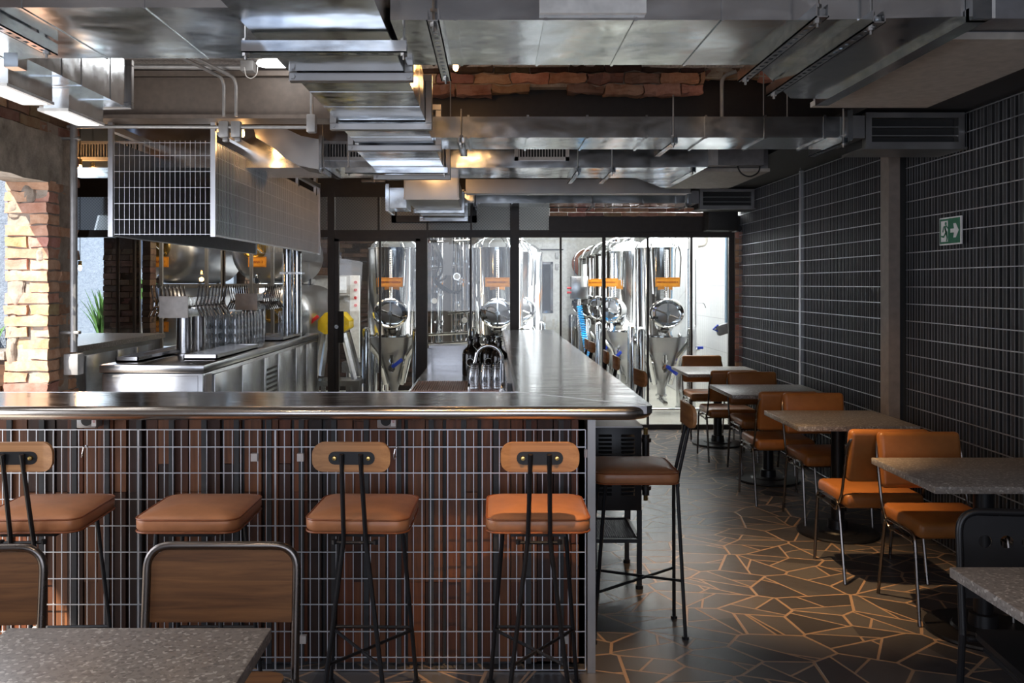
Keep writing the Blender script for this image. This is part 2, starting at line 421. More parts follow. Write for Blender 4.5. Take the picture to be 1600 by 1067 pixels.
# ================================================================ the room
YP = 9.67                                           # glass partition
XW = 2.79                                           # right wall
b_ = MB(); b_.box(-2.95, XW+.15, -3.0, YP, -.1, 0); b_.box(-4.9, -2.95, 5.6, YP, -.1, 0); struct('floor', b_, 'floor', smooth=0)
b_ = MB(); b_.box(-4.9, XW+.15, YP, 17.0, -.1, -.002); struct('floor_brewery', b_, 'brewfloor', smooth=0)
b_ = MB(); b_.box(-8, -2.95, -3, 5.6, -.2, -.02); b_.box(-8, -4.9, 5.6, 14, -.2, -.02); struct('floor_garden', b_, 'concrete', smooth=0)
b_ = MB(); b_.box(-2.95, XW+.15, -3.0, 5.45, 3.0, 3.2); struct('ceiling', b_, 'pebble', smooth=0)
b_ = MB(); b_.box(-4.9, XW+.15, 5.45, YP+.1, 2.93, 3.2); struct('ceiling_bar', b_, 'darkceil', smooth=0)
b_ = MB(); b_.box(-4.2, XW+.15, YP+.1, 17.0, 3.3, 3.4); struct('ceiling_brewery', b_, 'white', smooth=0)
# dropped soffit along the right wall
b_ = MB(); b_.box(2.15, XW, -3.0, YP, 2.63, 3.0); struct('ceiling_soffit', b_, 'darkpanel', smooth=0)
# main cross beam (steel channel painted taupe)
b_ = MB()
for k, (a, c) in enumerate(((-2.9, -.60), (-.60, XW))):
    b_.mi = k; b_.box(a, c, 5.47, 5.50, 2.68, 2.94); b_.box(a, c, 5.42, 5.62, 2.66, 2.685); b_.box(a, c, 5.42, 5.62, 2.93, 2.96); b_.box(a, c, 5.50, 5.62, 2.68, 2.94)
struct('trim_beam', b_, ['taupe', 'frame'], smooth=0)
# broken brick left hanging over the beam
def bricks(mb, x0, x1, y0, y1, z0, rows, bh=.07, bw=.23, jit=.003, face='y', ragged=None, tones=None):
    for r_ in range(rows):
        x = x0 - (bw/2 if r_ % 2 else 0)
        z = z0 + r_*bh
        while x < x1:
            a, c = max(x, x0), min(x+bw, x1)
            if c-a > .03:
                zb = z + random.uniform(0, jit); ya = y0 + random.uniform(-.012, .012)
                if ragged: zb, zt = ragged(a, c, z, z+bh-.009); 
                else: zt = z+bh-.009
                if zt - zb > .012:
                    before = set(mb.bm.verts); fs = mb.box(a+.004, c-.005, ya, y1, zb, zt)
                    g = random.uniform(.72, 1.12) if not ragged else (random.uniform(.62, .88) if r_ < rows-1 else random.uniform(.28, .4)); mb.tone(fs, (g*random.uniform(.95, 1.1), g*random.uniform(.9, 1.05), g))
            x += bw
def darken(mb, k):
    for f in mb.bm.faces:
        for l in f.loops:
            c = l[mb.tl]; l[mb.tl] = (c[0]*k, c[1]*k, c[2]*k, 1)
def roughen(mb, amp, sc, cuts=2, only=None):
    if cuts: bmesh.ops.subdivide_edges(mb.bm, edges=list(mb.bm.edges), cuts=cuts, use_grid_fill=True)
    for v in mb.bm.verts:
        n = noise.noise_vector(v.co*sc); v.co += n*amp
b_ = MB()
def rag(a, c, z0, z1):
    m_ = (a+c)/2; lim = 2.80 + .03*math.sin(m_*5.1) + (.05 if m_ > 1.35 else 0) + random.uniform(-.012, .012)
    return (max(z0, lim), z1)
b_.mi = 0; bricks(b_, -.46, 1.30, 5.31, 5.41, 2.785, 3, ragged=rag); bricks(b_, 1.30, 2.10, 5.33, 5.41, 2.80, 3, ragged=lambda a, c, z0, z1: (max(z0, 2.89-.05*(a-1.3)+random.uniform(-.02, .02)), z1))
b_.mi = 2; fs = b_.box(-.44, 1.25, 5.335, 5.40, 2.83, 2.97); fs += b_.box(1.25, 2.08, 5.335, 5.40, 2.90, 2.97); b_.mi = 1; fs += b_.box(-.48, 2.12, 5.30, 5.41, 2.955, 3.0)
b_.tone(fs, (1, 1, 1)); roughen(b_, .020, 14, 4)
for v_ in b_.bm.verts: v_.co += noise.noise_vector(v_.co*45)*.007
tag(b_.build('brick_remnant', ['brick', 'pebble', 'mortar'], smooth=0), 'ragged strip of broken orange bricks left hanging under the ceiling slab', 'bricks')

# left wall: concrete header, brick courses above, brick pillar
b_ = MB()
b_.mi = 1
fs = b_.box(-2.925, -2.684, 5.210, 5.565, 0, 3.0)            # mortar core
fs += b_.box(-2.91, -2.684, -3.0, 5.5, 2.52, 3.0); b_.tone(fs, (1, 1, 1))
b_.mi = 0
rows = 35
for r_ in range(rows):                                   # pillar bricks: the jamb face and the side faces
    z = .01 + r_*.068
    if z > 2.22: break
    cutx = -2.80 if r_ % 2 else None
    spans = [(-2.935, -2.80), (-2.79, -2.675)] if r_ % 2 else [(-2.935, -2.675)]
    for a, c in spans:
        if random.random() < .1: continue
        o = random.uniform(-.02, .008); g = random.uniform(.8, 1.15)
        fs = b_.box(a+random.uniform(0, .012), c, 5.20+o, 5.33, z, z+.057); b_.tone(fs, (g, g*random.uniform(.9, 1.1), g))
    for a, c in ([(5.335, 5.45), (5.455, 5.57)] if r_ % 2 == 0 else [(5.335, 5.57)]):
        if random.random() < .08: continue
        g = random.uniform(.7, 1.05); fs = b_.box(-2.75, -2.675+random.uniform(-.015, .005), a, c+random.uniform(-.02, .02), z, z+.057); b_.tone(fs, (g, g, g))
for r_ in range(11):                                     # brick behind the conduit, above
    z = 2.24+r_*.068
    if z > 2.94: break
    g = random.uniform(.7, 1.0); fs = b_.box(-2.75, -2.68+random.uniform(-.015, .01), 5.50, 5.58, z, z+.057); b_.tone(fs, (g, g*.95, g))
for r_ in range(7):                                      # brick courses above the header
    z = 2.53+r_*.068; y = -3.0 + (.11 if r_ % 2 else 0)
    while y < 5.48:
        g = random.uniform(.6, .98); fs = b_.box(-2.74, -2.672+random.uniform(-.014, .006), y+.005, min(y+.215, 5.50), z, z+.058); b_.tone(fs, (g, g*random.uniform(.9, 1.08), g)); y += .225
b_.mi = 1
for y_, z_, sx, sz in ((-2.87, 1.62, .055, .13), (-2.89, 1.35, .04, .10), (-2.80, 2.16, .05, .06), (-2.88, 2.08, .05, .07), (-2.90, 1.22, .03, .12), (-2.72, 1.80, .03, .05)):
    before = set(b_.bm.verts); fs0 = set(b_.bm.faces)
    b_.lathe([(0, -1), (.5, -.86), (.86, -.5), (1, 0), (.86, .5), (.5, .86), (0, 1)], (0, 0, 0), 'z', 10)
    for v_ in set(b_.bm.verts)-before: v_.co = Vector((y_+v_.co.x*sx, 5.205+v_.co.y*.022, z_+v_.co.z*sz))
    b_.tone([f for f in b_.bm.faces if f not in fs0], (1, 1, 1))
roughen(b_, .011, 21, 2)
struct('wall_left', b_, ['brick', 'mortar'], smooth=30)
b_ = MB(); b_.box(-2.93, -2.675, -3.0, 5.50, 2.235, 2.53); b_.box(-2.90, -2.675, -3.0, 1.6, 0, 2.235)
bmesh.ops.subdivide_edges(b_.bm, edges=[e for e in b_.bm.edges if e.calc_length() > 1], cuts=60, use_grid_fill=True)
for v in b_.bm.verts: v.co += noise.noise_vector(v.co*5)*.014
struct('wall_header', b_, 'concrete', smooth=0)
# outside: return wall, garden wall
b_ = MB(); b_.box(-8, -2.93, 5.60, 5.76, -.1, 3.2); struct('wall_garden_front', b_, 'bluewall', smooth=0)
b_ = MB(); b_.box(-8, -3.9, 13.0, 13.15, -.1, 3.4); struct('wall_garden_back', b_, 'bluewall', smooth=0)
b_ = MB(); b_.box(-5.0, -4.85, 5.76, YP, 0, 2.93); struct('wall_left_back', b_, 'darkceil', smooth=0)
# front wall behind the camera with its wide street opening
b_ = MB(); b_.box(-2.95, -2.7, -3.15, -3.0, 0, 3.0); b_.box(2.2, 2.95, -3.15, -3.0, 0, 3.0); b_.box(-2.7, 2.2, -3.15, -3.0, 2.7, 3.0); b_.box(-2.7, 2.2, -3.15, -3.0, 0, .5)
struct('wall_front', b_, 'taupe', smooth=0)

# right wall: dark ribbed sheet with wire mesh over it
b_ = MB(); b_.box(XW, XW+.15, -3.0, YP+.03, 0, 3.0)
y = 2.0
while y < YP: b_.box(2.772, XW, y, y+.035, 0, 2.63); y += .07
wr = struct('wall_right', b_, 'darkpanel', smooth=0)
def wiremesh(parent, axis, c, a0, a1, z0, z1, pv=.0357, ph=.112, tv=.0042, th=.005, zs=None, name='wire_mesh', mat='wire', rim=0):
    mb = MB(); a = a0
    def put(p0, p1, q0, q1, dz0, dz1):
        if axis == 'x': mb.box(q0, q1, p0, p1, dz0, dz1)
        else: mb.box(p0, p1, q0, q1, dz0, dz1)
    n = int(round((a1-a0)/pv))
    for i in range(n+1):
        a = a0+(a1-a0)*i/n; put(a-tv/2, a+tv/2, c-tv/2, c+tv/2, z0, z1)
    if zs is None:
        zs = []; z = z1
        while z > z0: zs.append(z); z -= ph
    mb.mi = 1 if isinstance(mat, list) else 0
    for z in zs: put(a0, a1, c-tv/2-th if axis == 'y' else c-tv/2-th, c-tv/2, z-th/2, z+th/2)
    if rim:
        put(a0-rim, a0, c-rim/2, c+rim/2, z0, z1); put(a1, a1+rim, c-rim/2, c+rim/2, z0, z1)
    return mb.build(name, mat, parent, smooth=0)
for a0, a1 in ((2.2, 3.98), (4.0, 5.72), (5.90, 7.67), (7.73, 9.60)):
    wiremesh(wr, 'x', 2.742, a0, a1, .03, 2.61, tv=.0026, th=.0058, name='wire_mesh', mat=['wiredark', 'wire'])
b_ = MB(); b_.box(2.735, 2.765, 7.68, 7.72, 0, 2.63); b_.build('mesh_joint', 'wire', wr, smooth=0)
b_ = MB(); b_.box(2.63, 2.705, 5.74, 5.86, 0, 2.63); b_.mi = 1; b_.box(2.705, XW, 5.76, 5.88, 0, 2.63)
struct('trim_post', b_, ['taupe', 'blackmat'], smooth=0)
# exit sign
t = thing('exit_sign', 'small green running figure sign with white arrow on the right wall', 'sign', (2.735, 5.14, 1.86))
bx('plate', 'white', t, 2.722, 2.732, 5.025, 5.265, 1.855, 2.02)
bx('green_panel', 'green', t, 2.7195, 2.722, 5.033, 5.257, 1.863, 2.012)
b_ = MB()                                             # y decreases to the viewer's right
def q(u, v): return (5.257-u*.224, 1.863+v*.149)      # u: left to right, v: up
def poly(pts): b_.prism([q(u, v) for u, v in pts], 2.7175, 2.7195, 'yz')
poly([(.08, .08), (.42, .08), (.42, .92), (.08, .92)])
poly([(.56, .42), (.74, .42), (.70, .22), (.82, .22), (.96, .5), (.82, .78), (.70, .78), (.74, .58), (.56, .58)])
b_.build('white_symbol', 'white', t, smooth=0)
b_ = MB()
poly2 = lambda pts: b_.prism([q(u, v) for u, v in pts], 2.716, 2.7176, 'yz')
poly2([(.30, .74), (.36, .74), (.38, .82), (.34, .88), (.29, .84)])
poly2([(.20, .46), (.24, .66), (.34, .70), (.38, .66), (.44, .58), (.46, .62), (.37, .74), (.22, .70), (.16, .48)])
poly2([(.25, .68), (.35, .70), (.33, .46), (.38, .22), (.34, .10), (.38, .08), (.43, .24), (.40, .48)])
poly2([(.25, .68), (.32, .46), (.22, .32), (.10, .34), (.10, .28), (.24, .24), (.36, .44)])
b_.build('running_figure', 'green', t, smooth=0)

# ---------------------------------------------------------------- glass partition
def Xp(px): return X(px, YP)
def Zp(py): return Z(py, YP)
b_ = MB()
def fr(px0, px1, py0, py1, d=.06): b_.box(Xp(px0), Xp(px1), YP-d/2, YP+d/2, Zp(py1), Zp(py0))
fr(118, 1147, 359.5, 371); fr(118, 858, 290, 308); fr(118, 1160, 663, 671, .07)
b_.box(Xp(118), XW, YP-.03, YP+.03, Zp(290), 2.95)
fr(797, 811, 300, 668, .10); fr(513, 523, 300, 668, .08); fr(657, 668, 365, 668, .08)
for px in (184, 340, 592, 668): fr(px-1.6, px+1.6, 306, 361, .05)
fr(735, 737.6, 306, 361, .05)
b_.box(Xp(858), XW-.0, YP-.08, YP+.03, Zp(363), Zp(338)); b_.box(Xp(858), XW, YP-.05, YP+.03, Zp(325), Zp(290))
for px in (184, 210, 350, 735.5, 876, 1012, 1080): fr(px-1.4, px+1.4, 371, 664, .05)
fr(941, 946, 371, 664, .05); fr(1138, 1147, 371, 668, .05)
# dark surround where the duct goes through
for a in ((613, 745, 338, 348), (613, 620, 300, 348), (738, 745, 300, 348)): b_.box(Xp(a[0]), Xp(a[1]), YP-.09, YP+.02, Zp(a[3]), Zp(a[2]))
win = struct('window_1', b_, 'frame', smooth=0)
for a, c in ((118, 182.5), (186, 338), (342, 511), (524, 590.5), (594, 666), (670, 735), (738, 797), (811, 858)):
    bx('ribbed_pane', 'ribbed', win, Xp(a), Xp(c), YP-.006, YP+.006, Zp(359.5), Zp(308), smooth=0)
for a, c in ((118, 182), (186, 208), (212, 348), (352, 511), (668, 734), (737, 797), (811, 874), (878, 941), (946, 1010), (1014, 1078), (1082, 1138)):
    bx('clear_pane', 'pane', win, Xp(a), Xp(c), YP-.004, YP+.004, Zp(663), Zp(371), smooth=0)
b_ = MB(); bricks(b_, Xp(858), Xp(1100), YP-.10, YP-.03, Zp(339), 2, bh=.05, bw=.2); roughen(b_, .006, 20, 2)
b_.build('brick_strip', 'brick', win, smooth=0)
# door
dr = empty_struct('door_1', (Xp(590), YP, 0))
b_ = MB(); fr(523, 530, 373, 666, .05); fr(650, 657, 373, 666, .05); fr(523, 657, 371, 377, .05); fr(523, 657, 656, 664, .05); fr(592.5, 595.5, 377, 658, .04)
b_.build('door_frame', 'frame', dr, smooth=0)
bx('door_glass', 'pane', dr, Xp(530), Xp(650), YP-.004, YP+.004, Zp(657), Zp(376), smooth=0)
hp = bx('pull_plate', 'blackmat', dr, Xp(529), Xp(538), YP-.06, YP-.02, Zp(535), Zp(486), r=.004)
b_ = MB(); b_.cyl((Xp(527.5), YP-.075, Zp(510)), (Xp(527.5), YP-.03, Zp(510)), .022, seg=16); b_.build('lock', 'steel', hp)
# brick jamb on the right and brewery walls
b_ = MB(); b_.mi = 1; b_.box(Xp(1147), Xp(1157), YP-.04, YP+.2, 0, 2.2); b_.mi = 0
bricks(b_, Xp(1146.5), Xp(1158), YP-.06, YP+.15, .0, 32, bh=.069, bw=.19); roughen(b_, .008, 18, 2)
struct('wall_jamb', b_, ['brick', 'mortar'], smooth=30)
b_ = MB(); b_.box(XW, XW+.1, YP+.03, 17.0, 0, 3.3); struct('wall_brewery_right', b_, 'tile', smooth=0)
b_ = MB(); b_.box(.42, XW, 16.5, 16.65, 0, 3.3); b_.box(.42, XW, 16.47, 16.5, 1.16, 1.18); b_.mi = 1; b_.box(-.9, .42, 16.5, 16.65, 0, 3.3); struct('wall_brewery_back', b_, ['white', 'taupe'], smooth=0)
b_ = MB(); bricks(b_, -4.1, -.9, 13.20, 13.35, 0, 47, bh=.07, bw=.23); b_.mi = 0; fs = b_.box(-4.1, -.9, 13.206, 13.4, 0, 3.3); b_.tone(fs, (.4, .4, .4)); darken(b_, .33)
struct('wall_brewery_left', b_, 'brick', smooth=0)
b_ = MB(); b_.box(-.9, -.8, 13.2, 16.5, 0, 3.3); struct('wall_brewery_side', b_, 'frame', smooth=0)
for x0, x1 in ((-4.42, -4.07), (-3.98, -3.88)):
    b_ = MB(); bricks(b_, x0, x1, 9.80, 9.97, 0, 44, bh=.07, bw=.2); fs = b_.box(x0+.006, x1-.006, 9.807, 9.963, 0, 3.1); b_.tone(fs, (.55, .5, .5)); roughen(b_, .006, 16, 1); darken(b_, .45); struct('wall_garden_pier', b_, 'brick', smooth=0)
# brewery door at the far end
d2 = empty_struct('door_2', (1.0, 16.46, 0)); Yd = 16.45
bx('door_leaf', 'white', d2, X(835, Yd), X(878, Yd), Yd-.01, Yd+.02, 0, Z(375, Yd))
b_ = MB(); 
for a in ((836, 864, 409, 413), (836, 864, 485, 489), (836, 839, 409, 489), (860, 864, 409, 489)): b_.box(X(a[0], Yd), X(a[1], Yd), Yd-.04, Yd, Z(a[3], Yd), Z(a[2], Yd))
b_.build('window_frame', 'chrome', d2, smooth=0)
bx('window_glass', 'darkglass', d2, X(839, Yd), X(860, Yd), Yd-.02, Yd-.011, Z(485, Yd), Z(413, Yd))
b_ = MB(); b_.box(X(825, Yd), X(880, Yd), Yd-.05, Yd-.02, Z(391, Yd), Z(389, Yd)); b_.build('door_bar', 'blackmat', d2)
# small wall fittings beside that door
for px, py, lb in ((870, 400, 'upper'), (870, 417, 'lower')):
    t = thing('socket_box', f'{lb} of the two small grey socket boxes beside the brewery door', 'socket', (X(px, 16.45), 16.45, Z(py+5, 16.45)))
    bx('case', 'conduit', t, X(px-2.5, 16.45), X(px+2.5, 16.45), 16.38, 16.5, Z(py+5, 16.45), Z(py-5, 16.45), r=.01)
b_ = MB(); b_.rbox(XW-.10, XW-.005, YP+.28, YP+.36, 1.1, 3.3, r=.01); tag(b_.build('blue_column', 'steelblue'), 'blue grey column beside the tiled brewery wall', 'column')

# ================================================================ ducts and ceiling kit
def duct_body(mb, x0, x1, y0, y1, z0, z1, seams=(), axis='x', s=.006, w_=.010):
    mb.box(x0, x1, y0, y1, z0, z1)
    for c in seams:
        if axis == 'x': mb.box(c-w_/2, c+w_/2, y0-s, y1+s, z0-s, z1+s)
        else: mb.box(x0-s, x1+s, c-w_/2, c+w_/2, z0-s, z1+s)
def bulge(mb, cuts=5, amp=.006):
    pass
def flange(parent, x0, x1, y, z0, z1, d=.035, e=.035, axis='y', mat='galv_dull'):
    mb = MB()
    if axis == 'y':
        for a in ((x0-e, x1+e, z0-e, z0), (x0-e, x1+e, z1, z1+e), (x0-e, x0, z0, z1), (x1, x1+e, z0, z1)): mb.rbox(a[0], a[1], y-d/2, y+d/2, a[2], a[3], r=.003, seg=1)
        for cx in (x0-e/2, x1+e/2): mb.cyl((cx, y-d/2-.012, z0-e/2), (cx, y-d/2, z0-e/2), .010, seg=6)
    else:
        yy0, yy1 = x0, x1
        for a in ((yy0-e, yy1+e, z0-e, z0), (yy0-e, yy1+e, z1, z1+e), (yy0-e, yy0, z0, z1), (yy1, yy1+e, z0, z1)): mb.rbox(y-d/2, y+d/2, a[0], a[1], a[2], a[3], r=.003, seg=1)
    return mb.build('flange', mat, parent)
def strut(parent_label, x0, x1, y, z, rods, axis='x', top=3.0, name='strut_hanger', h=.04, w_=.04, slots=True, group='strut hangers'):
    cx = ((x0+x1)/2, y, z) if axis == 'x' else (y, (x0+x1)/2, z)
    t = thing(name, parent_label, 'hanger', cx, group)
    mb = MB(); t_ = .004
    def bb(a0, a1, c0, c1, e0, e1):
        if axis == 'x': mb.box(a0, a1, y+c0, y+c1, z+e0, z+e1)
        else: mb.box(y+c0, y+c1, a0, a1, z+e0, z+e1)
    bb(x0, x1, -w_/2, -w_/2+t_, 0, h); bb(x0, x1, w_/2-t_, w_/2, 0, h)
    a = x0
    bb(x0, x1, -w_/2, -.007, 0, t_); bb(x0, x1, .007, w_/2, 0, t_)
    while a < x1: bb(a, min(a+.028, x1), -.007, .007, 0, t_); a += .05
    mb.build('channel', 'galv', t, smooth=0)
    for r_ in rods:
        mb = MB(); p = (r_, y) if axis == 'x' else (y, r_); mb.cyl((*p, z-.02), (*p, top), .005, seg=6); mb.cyl((*p, z-.008), (*p, z), .012, seg=6); mb.cyl((*p, z+h), (*p, z+h+.01), .012, seg=6)
        mb.build('threaded_rod', 'galv_dull', t)
    return t
# central duct, running away from the camera below everything else
t = thing('air_duct', 'wide galvanised duct running away along the ceiling from top left of centre', 'duct', (-.57, 3.4, 2.44))
def seg(x0, x1, y0, y1, z0, z1):
    b_ = MB(); duct_body(b_, x0, x1, y0, y1, z0, z1, [y0+(y1-y0)*k for k in (.33, .66)], 'y', .0008, .004); b_.build('duct_section', 'galv', t, smooth=0)
seg(-.79, -.345, .6, 3.34, 2.445, 2.70); flange(t, -.76, -.345, 3.38, 2.445, 2.66)
seg(-.785, -.34, 3.40, 4.34, 2.445, 2.655); flange(t, -.785, -.34, 4.36, 2.43, 2.64)
seg(-.785, -.34, 4.38, 4.95, 2.43, 2.65); flange(t, -.80, -.33, 4.98, 2.42, 2.62)
seg(-.80, -.33, 5.0, 6.1, 2.40, 2.60); flange(t, -.80, -.33, 6.05, 2.385, 2.58)
strut('long strut under the wide duct at top left of centre', -.83, -.285, 2.87, 2.385, (-.82, -.295))
strut('strut under the far end of the wide central duct', -.98, -.30, 5.75, 2.355, (-.96, -.32))
# run 0, crossing overhead
t = thing('air_duct', 'galvanised cross duct with bright underside at top right of the picture', 'duct', (.5, 3.06, 2.47), 'galvanised cross ducts')
b_ = MB(); duct_body(b_, -.33, 1.02, 2.78, 3.35, 2.47, 2.95, (-.12, .17, .46, .74), s=.004); b_.build('duct_section', 'galv', t, smooth=0)
b_ = MB(); b_.prism([(1.02, 2.78), (1.55, 2.74), (1.55, 3.97), (1.36, 3.95), (1.02, 3.35)], 2.47, 2.93, 'xy'); b_.box(1.17, 1.18, 2.775, 3.45, 2.464, 2.94); b_.build('plenum', 'galv', t, smooth=0)
b_ = MB(); b_.box(1.50, 1.56, 2.72, 4.02, 2.45, 2.49); b_.box(1.50, 1.56, 2.70, 2.74, 2.45, 2.98); b_.build('flange', 'galv', t, smooth=0)
g = MB(); g.box(.15, .49, 2.755, 2.78, 2.485, 2.70); g.build('grille', 'white', t)
for i, (px, yc) in enumerate(((1.02, 0), (.79, 0))): pass
strut('perforated strut under the top right cross duct, left of the ceiling unit', 2.62, 3.46, 1.0, 2.43, (2.66, 3.42), axis='y')
strut('perforated strut under the top right cross duct where it starts to flare', 2.66, 3.7, 1.19, 2.425, (2.72, 3.66), axis='y')
strut('strut near the left end of the top right cross duct', 2.66, 3.45, -.185, 2.43, (2.70, 3.41), axis='y')
# left half of run 0 and its branch
t = thing('air_duct', 'broad galvanised duct crossing at top left with smeared reflections', 'duct', (-2.0, 3.0, 2.47), 'galvanised cross ducts')
b_ = MB(); duct_body(b_, -2.62, -.80, 2.67, 3.27, 2.475, 2.85, (-2.2, -1.85, -1.46, -1.08), s=.003, w_=.008); b_.build('duct_section', 'galv', t, smooth=0)
b_ = MB(); duct_body(b_, -2.20, -1.77, 3.28, 4.2, 2.475, 2.70, (3.55, 3.72, 4.0), 'y', .003, .006); b_.build('branch_section', 'galv', t, smooth=0)
flange(t, -2.17, -1.78, 4.20, 2.50, 2.68, d=.03, e=.03)
strut('perforated strut at the far top left, beside the fluorescent tube', 2.55, 3.06, -1.56, 2.43, (3.02,), axis='y')
strut('second strut at the far top left', 2.5, 3.2, -1.85, 2.44, (3.1,), axis='y')
t = thing('tube_light', 'fluorescent tube fixed at the far top left below the duct', 'lamp', (-1.75, 3.05, 2.38))
b_ = MB(); b_.cyl((-2.3, 3.05, 2.40), (-1.70, 3.05, 2.40), .014); b_.build('tube', 'tubelight', t); bx('cap', 'galv', t, -1.71, -1.66, 3.02, 3.08, 2.38, 2.43)
for y0, lb in ((3.27, 'nearer left of the two galvanised box lights with white panel below'), (3.74, 'farther right of the two galvanised box lights, above the brick wall')):
    t = thing('box_light', lb, 'lamp', (-1.89, y0+.165, 2.37), 'galvanised box lights')
    bx('housing', 'galv', t, -1.945, -1.835, y0, y0+.33, 2.38, 2.476)
    bx('rim', 'white', t, -1.965, -1.832, y0-.012, y0+.34, 2.368, 2.38)
    bx('light_panel', 'tubelight', t, -1.945, -1.85, y0+.012, y0+.315, 2.364, 2.369)
# run 2 with its louvre box
def run2(dy, lab, lab2, dx=0, x0=-.34):
    t = thing('air_duct', lab, 'duct', (.9, 5.15+dy, 2.46), 'galvanised cross ducts')
    b_ = MB(); duct_body(b_, x0, 2.02, 4.95+dy, 5.38+dy, 2.46, 2.58, [x0+.2+.34*k for k in range(7)], s=.008, w_=.014); b_.build('duct_section', 'galv', t, smooth=0)
    bx('collar', 'galv', t, 2.02, 2.05, 4.92+dy, 5.42+dy, 2.44, 2.61)
    bx('neck', 'galv_dull', t, 2.05, 2.14, 4.97+dy, 5.36+dy, 2.46, 2.59)
    for k, xr in enumerate((-.18, 1.03, 2.0)):
        strut(('left', 'middle', 'right')[k]+' small strut clamping the '+lab2, 4.9+dy, 5.42+dy, xr, 2.42, (4.93+dy, ), axis='y', top=2.62 if k != 1 else 2.7)
    t = thing('louvre_box', ('large' if dy == 0 else 'small far')+' galvanised louvre box at the right end of the '+lab2, 'vent', (2.43, 5.0+dy, 2.41))
    b_ = MB(); x0_, x1_, y0, z0, z1 = 2.15, 2.72, 4.98+dy, 2.41, 2.61
    for a in ((x0_, x1_, z0, z0+.03), (x0_, x1_, z1-.03, z1), (x0_, x0_+.035, z0+.03, z1-.03), (x1_-.035, x1_, z0+.03, z1-.03)): b_.box(a[0], a[1], y0, y0+.05, a[2], a[3])
    b_.box(x0_-.01, x1_+.01, y0-.01, y0+.32, z0-.012, z0)
    b_.build('case', 'galv_dull', t, smooth=0)
    bx('shadow_box', 'blackmat', t, x0_+.01, x1_-.01, y0+.06, y0+.30, z0+.001, z1-.01)
    for zz in (2.475, 2.525):
        b_ = MB(); b_.box(x0_+.035, x1_-.035, y0+.012, y0+.05, zz, zz+.006); b_.build('blade', 'galv_dull', t)
run2(0, 'long slim galvanised duct crossing under the broken brick', 'long slim duct')
run2(4.0, 'slim galvanised duct crossing just before the glass partition', 'far slim duct')
# run 3 with pale grilles
t = thing('air_duct', 'dark galvanised cross duct with pale grilles behind the long slim duct', 'duct', (-.5, 6.6, 2.47), 'galvanised cross ducts')
b_ = MB(); duct_body(b_, -3.3, 1.15, 6.30, 6.92, 2.47, 2.80, [-1.2+.36*k for k in range(7)], s=.003, w_=.007); b_.build('duct_section', 'galv', t, smooth=0)
b_ = MB(); b_.prism([(1.15, 6.30), (1.56, 6.26), (1.56, 7.6), (1.48, 7.6), (1.15, 6.92)], 2.47, 2.80, 'xy'); b_.build('plenum', 'galv', t, smooth=0)
for x0_, x1_ in ((-3.05, -2.55), (-1.24, -.80), (.16, .555)):
    b_ = MB(); z0, z1, y0 = 2.52, 2.66, 6.275
    for a in ((x0_, x1_, z0, z0+.025), (x0_, x1_, z1-.02, z1), (x0_, x0_+.025, z0, z1), (x1_-.025, x1_, z0, z1)): b_.box(a[0], a[1], y0, y0+.025, a[2], a[3])
    x = x0_+.03
    while x < x1_-.03: b_.box(x, x+.006, y0+.004, y0+.02, z0+.02, z1-.02); x += .021
    gr = b_.build('grille', 'grille', t, smooth=0)
    bx('grille_back', 'blackmat', gr, x0_+.02, x1_-.02, y0+.021, y0+.0245, z0+.02, z1-.02)
for i, px in enumerate((.62, .87, 1.45)):
    strut(('first', 'second', 'third')[i]+' from the left of the bright struts under the middle cross duct', 6.25, 6.98, px, 2.43, (6.3,), axis='y', top=2.8)
strut('strut hanging at the elbow duct', 5.95, 6.6, -1.18, 2.42, (6.0,), axis='y', top=2.9)
# elbow duct
b_ = MB(); Ye = 6.0
pts = [(395, 196), (440, 198), (470, 212), (500, 218), (500, 265), (468, 259), (444, 246), (424, 228), (400, 215)]
b_.prism([(X(a, Ye), Z(c, Ye)) for a, c in pts], Ye, Ye+.32, 'xz'); t = thing('elbow_duct', 'curved galvanised elbow duct glowing with warm lamp reflections beside the hood', 'duct', (X(450, Ye), Ye+.15, 2.4))
b_.build('elbow_body', 'galv_dull', t, smooth=50)
bx('seam', 'galv', t, X(500, Ye)-.005, X(500, Ye)+.015, Ye-.02, Ye+.34, Z(269, Ye), Z(212, Ye))
# flat dark duct and boxed duct end
b_ = MB(); duct_body(b_, -.26, 1.9, 8.3, 8.55, 2.50, 2.63, (.35, .9), s=.003); b_.box(-.28, 1.9, 8.27, 8.30, 2.49, 2.50)
tag(b_.build('flat_duct', 'galv_dull', smooth=0), 'flat dull grey duct above the far slim duct', 'duct')
t = thing('duct_end_box', 'boxed duct end glowing copper above the partition', 'duct', (-.52, 8.0, 2.3))
bx('duct_section', 'galv_dull', t, -.735, -.295, 7.25, 9.55, 2.33, 2.52, smooth=0)
flange(t, -.735, -.295, 7.27, 2.345, 2.505, d=.03, e=.012)
flange(t, -.73, -.30, 8.3, 2.33, 2.5, d=.06, e=.03, mat='galv'); flange(t, -.73, -.30, 9.1, 2.32, 2.5, d=.06, e=.04, mat='galv')
b_ = MB(); b_.box(-.89, -.735, 7.35, 7.75, 2.27, 2.44); b_.build('side_outlet', 'galv', t, smooth=0)
b_ = MB(); b_.box(-.91, -.88, 7.32, 7.78, 2.24, 2.47); b_.build('outlet_flange', 'galv', t, smooth=0)
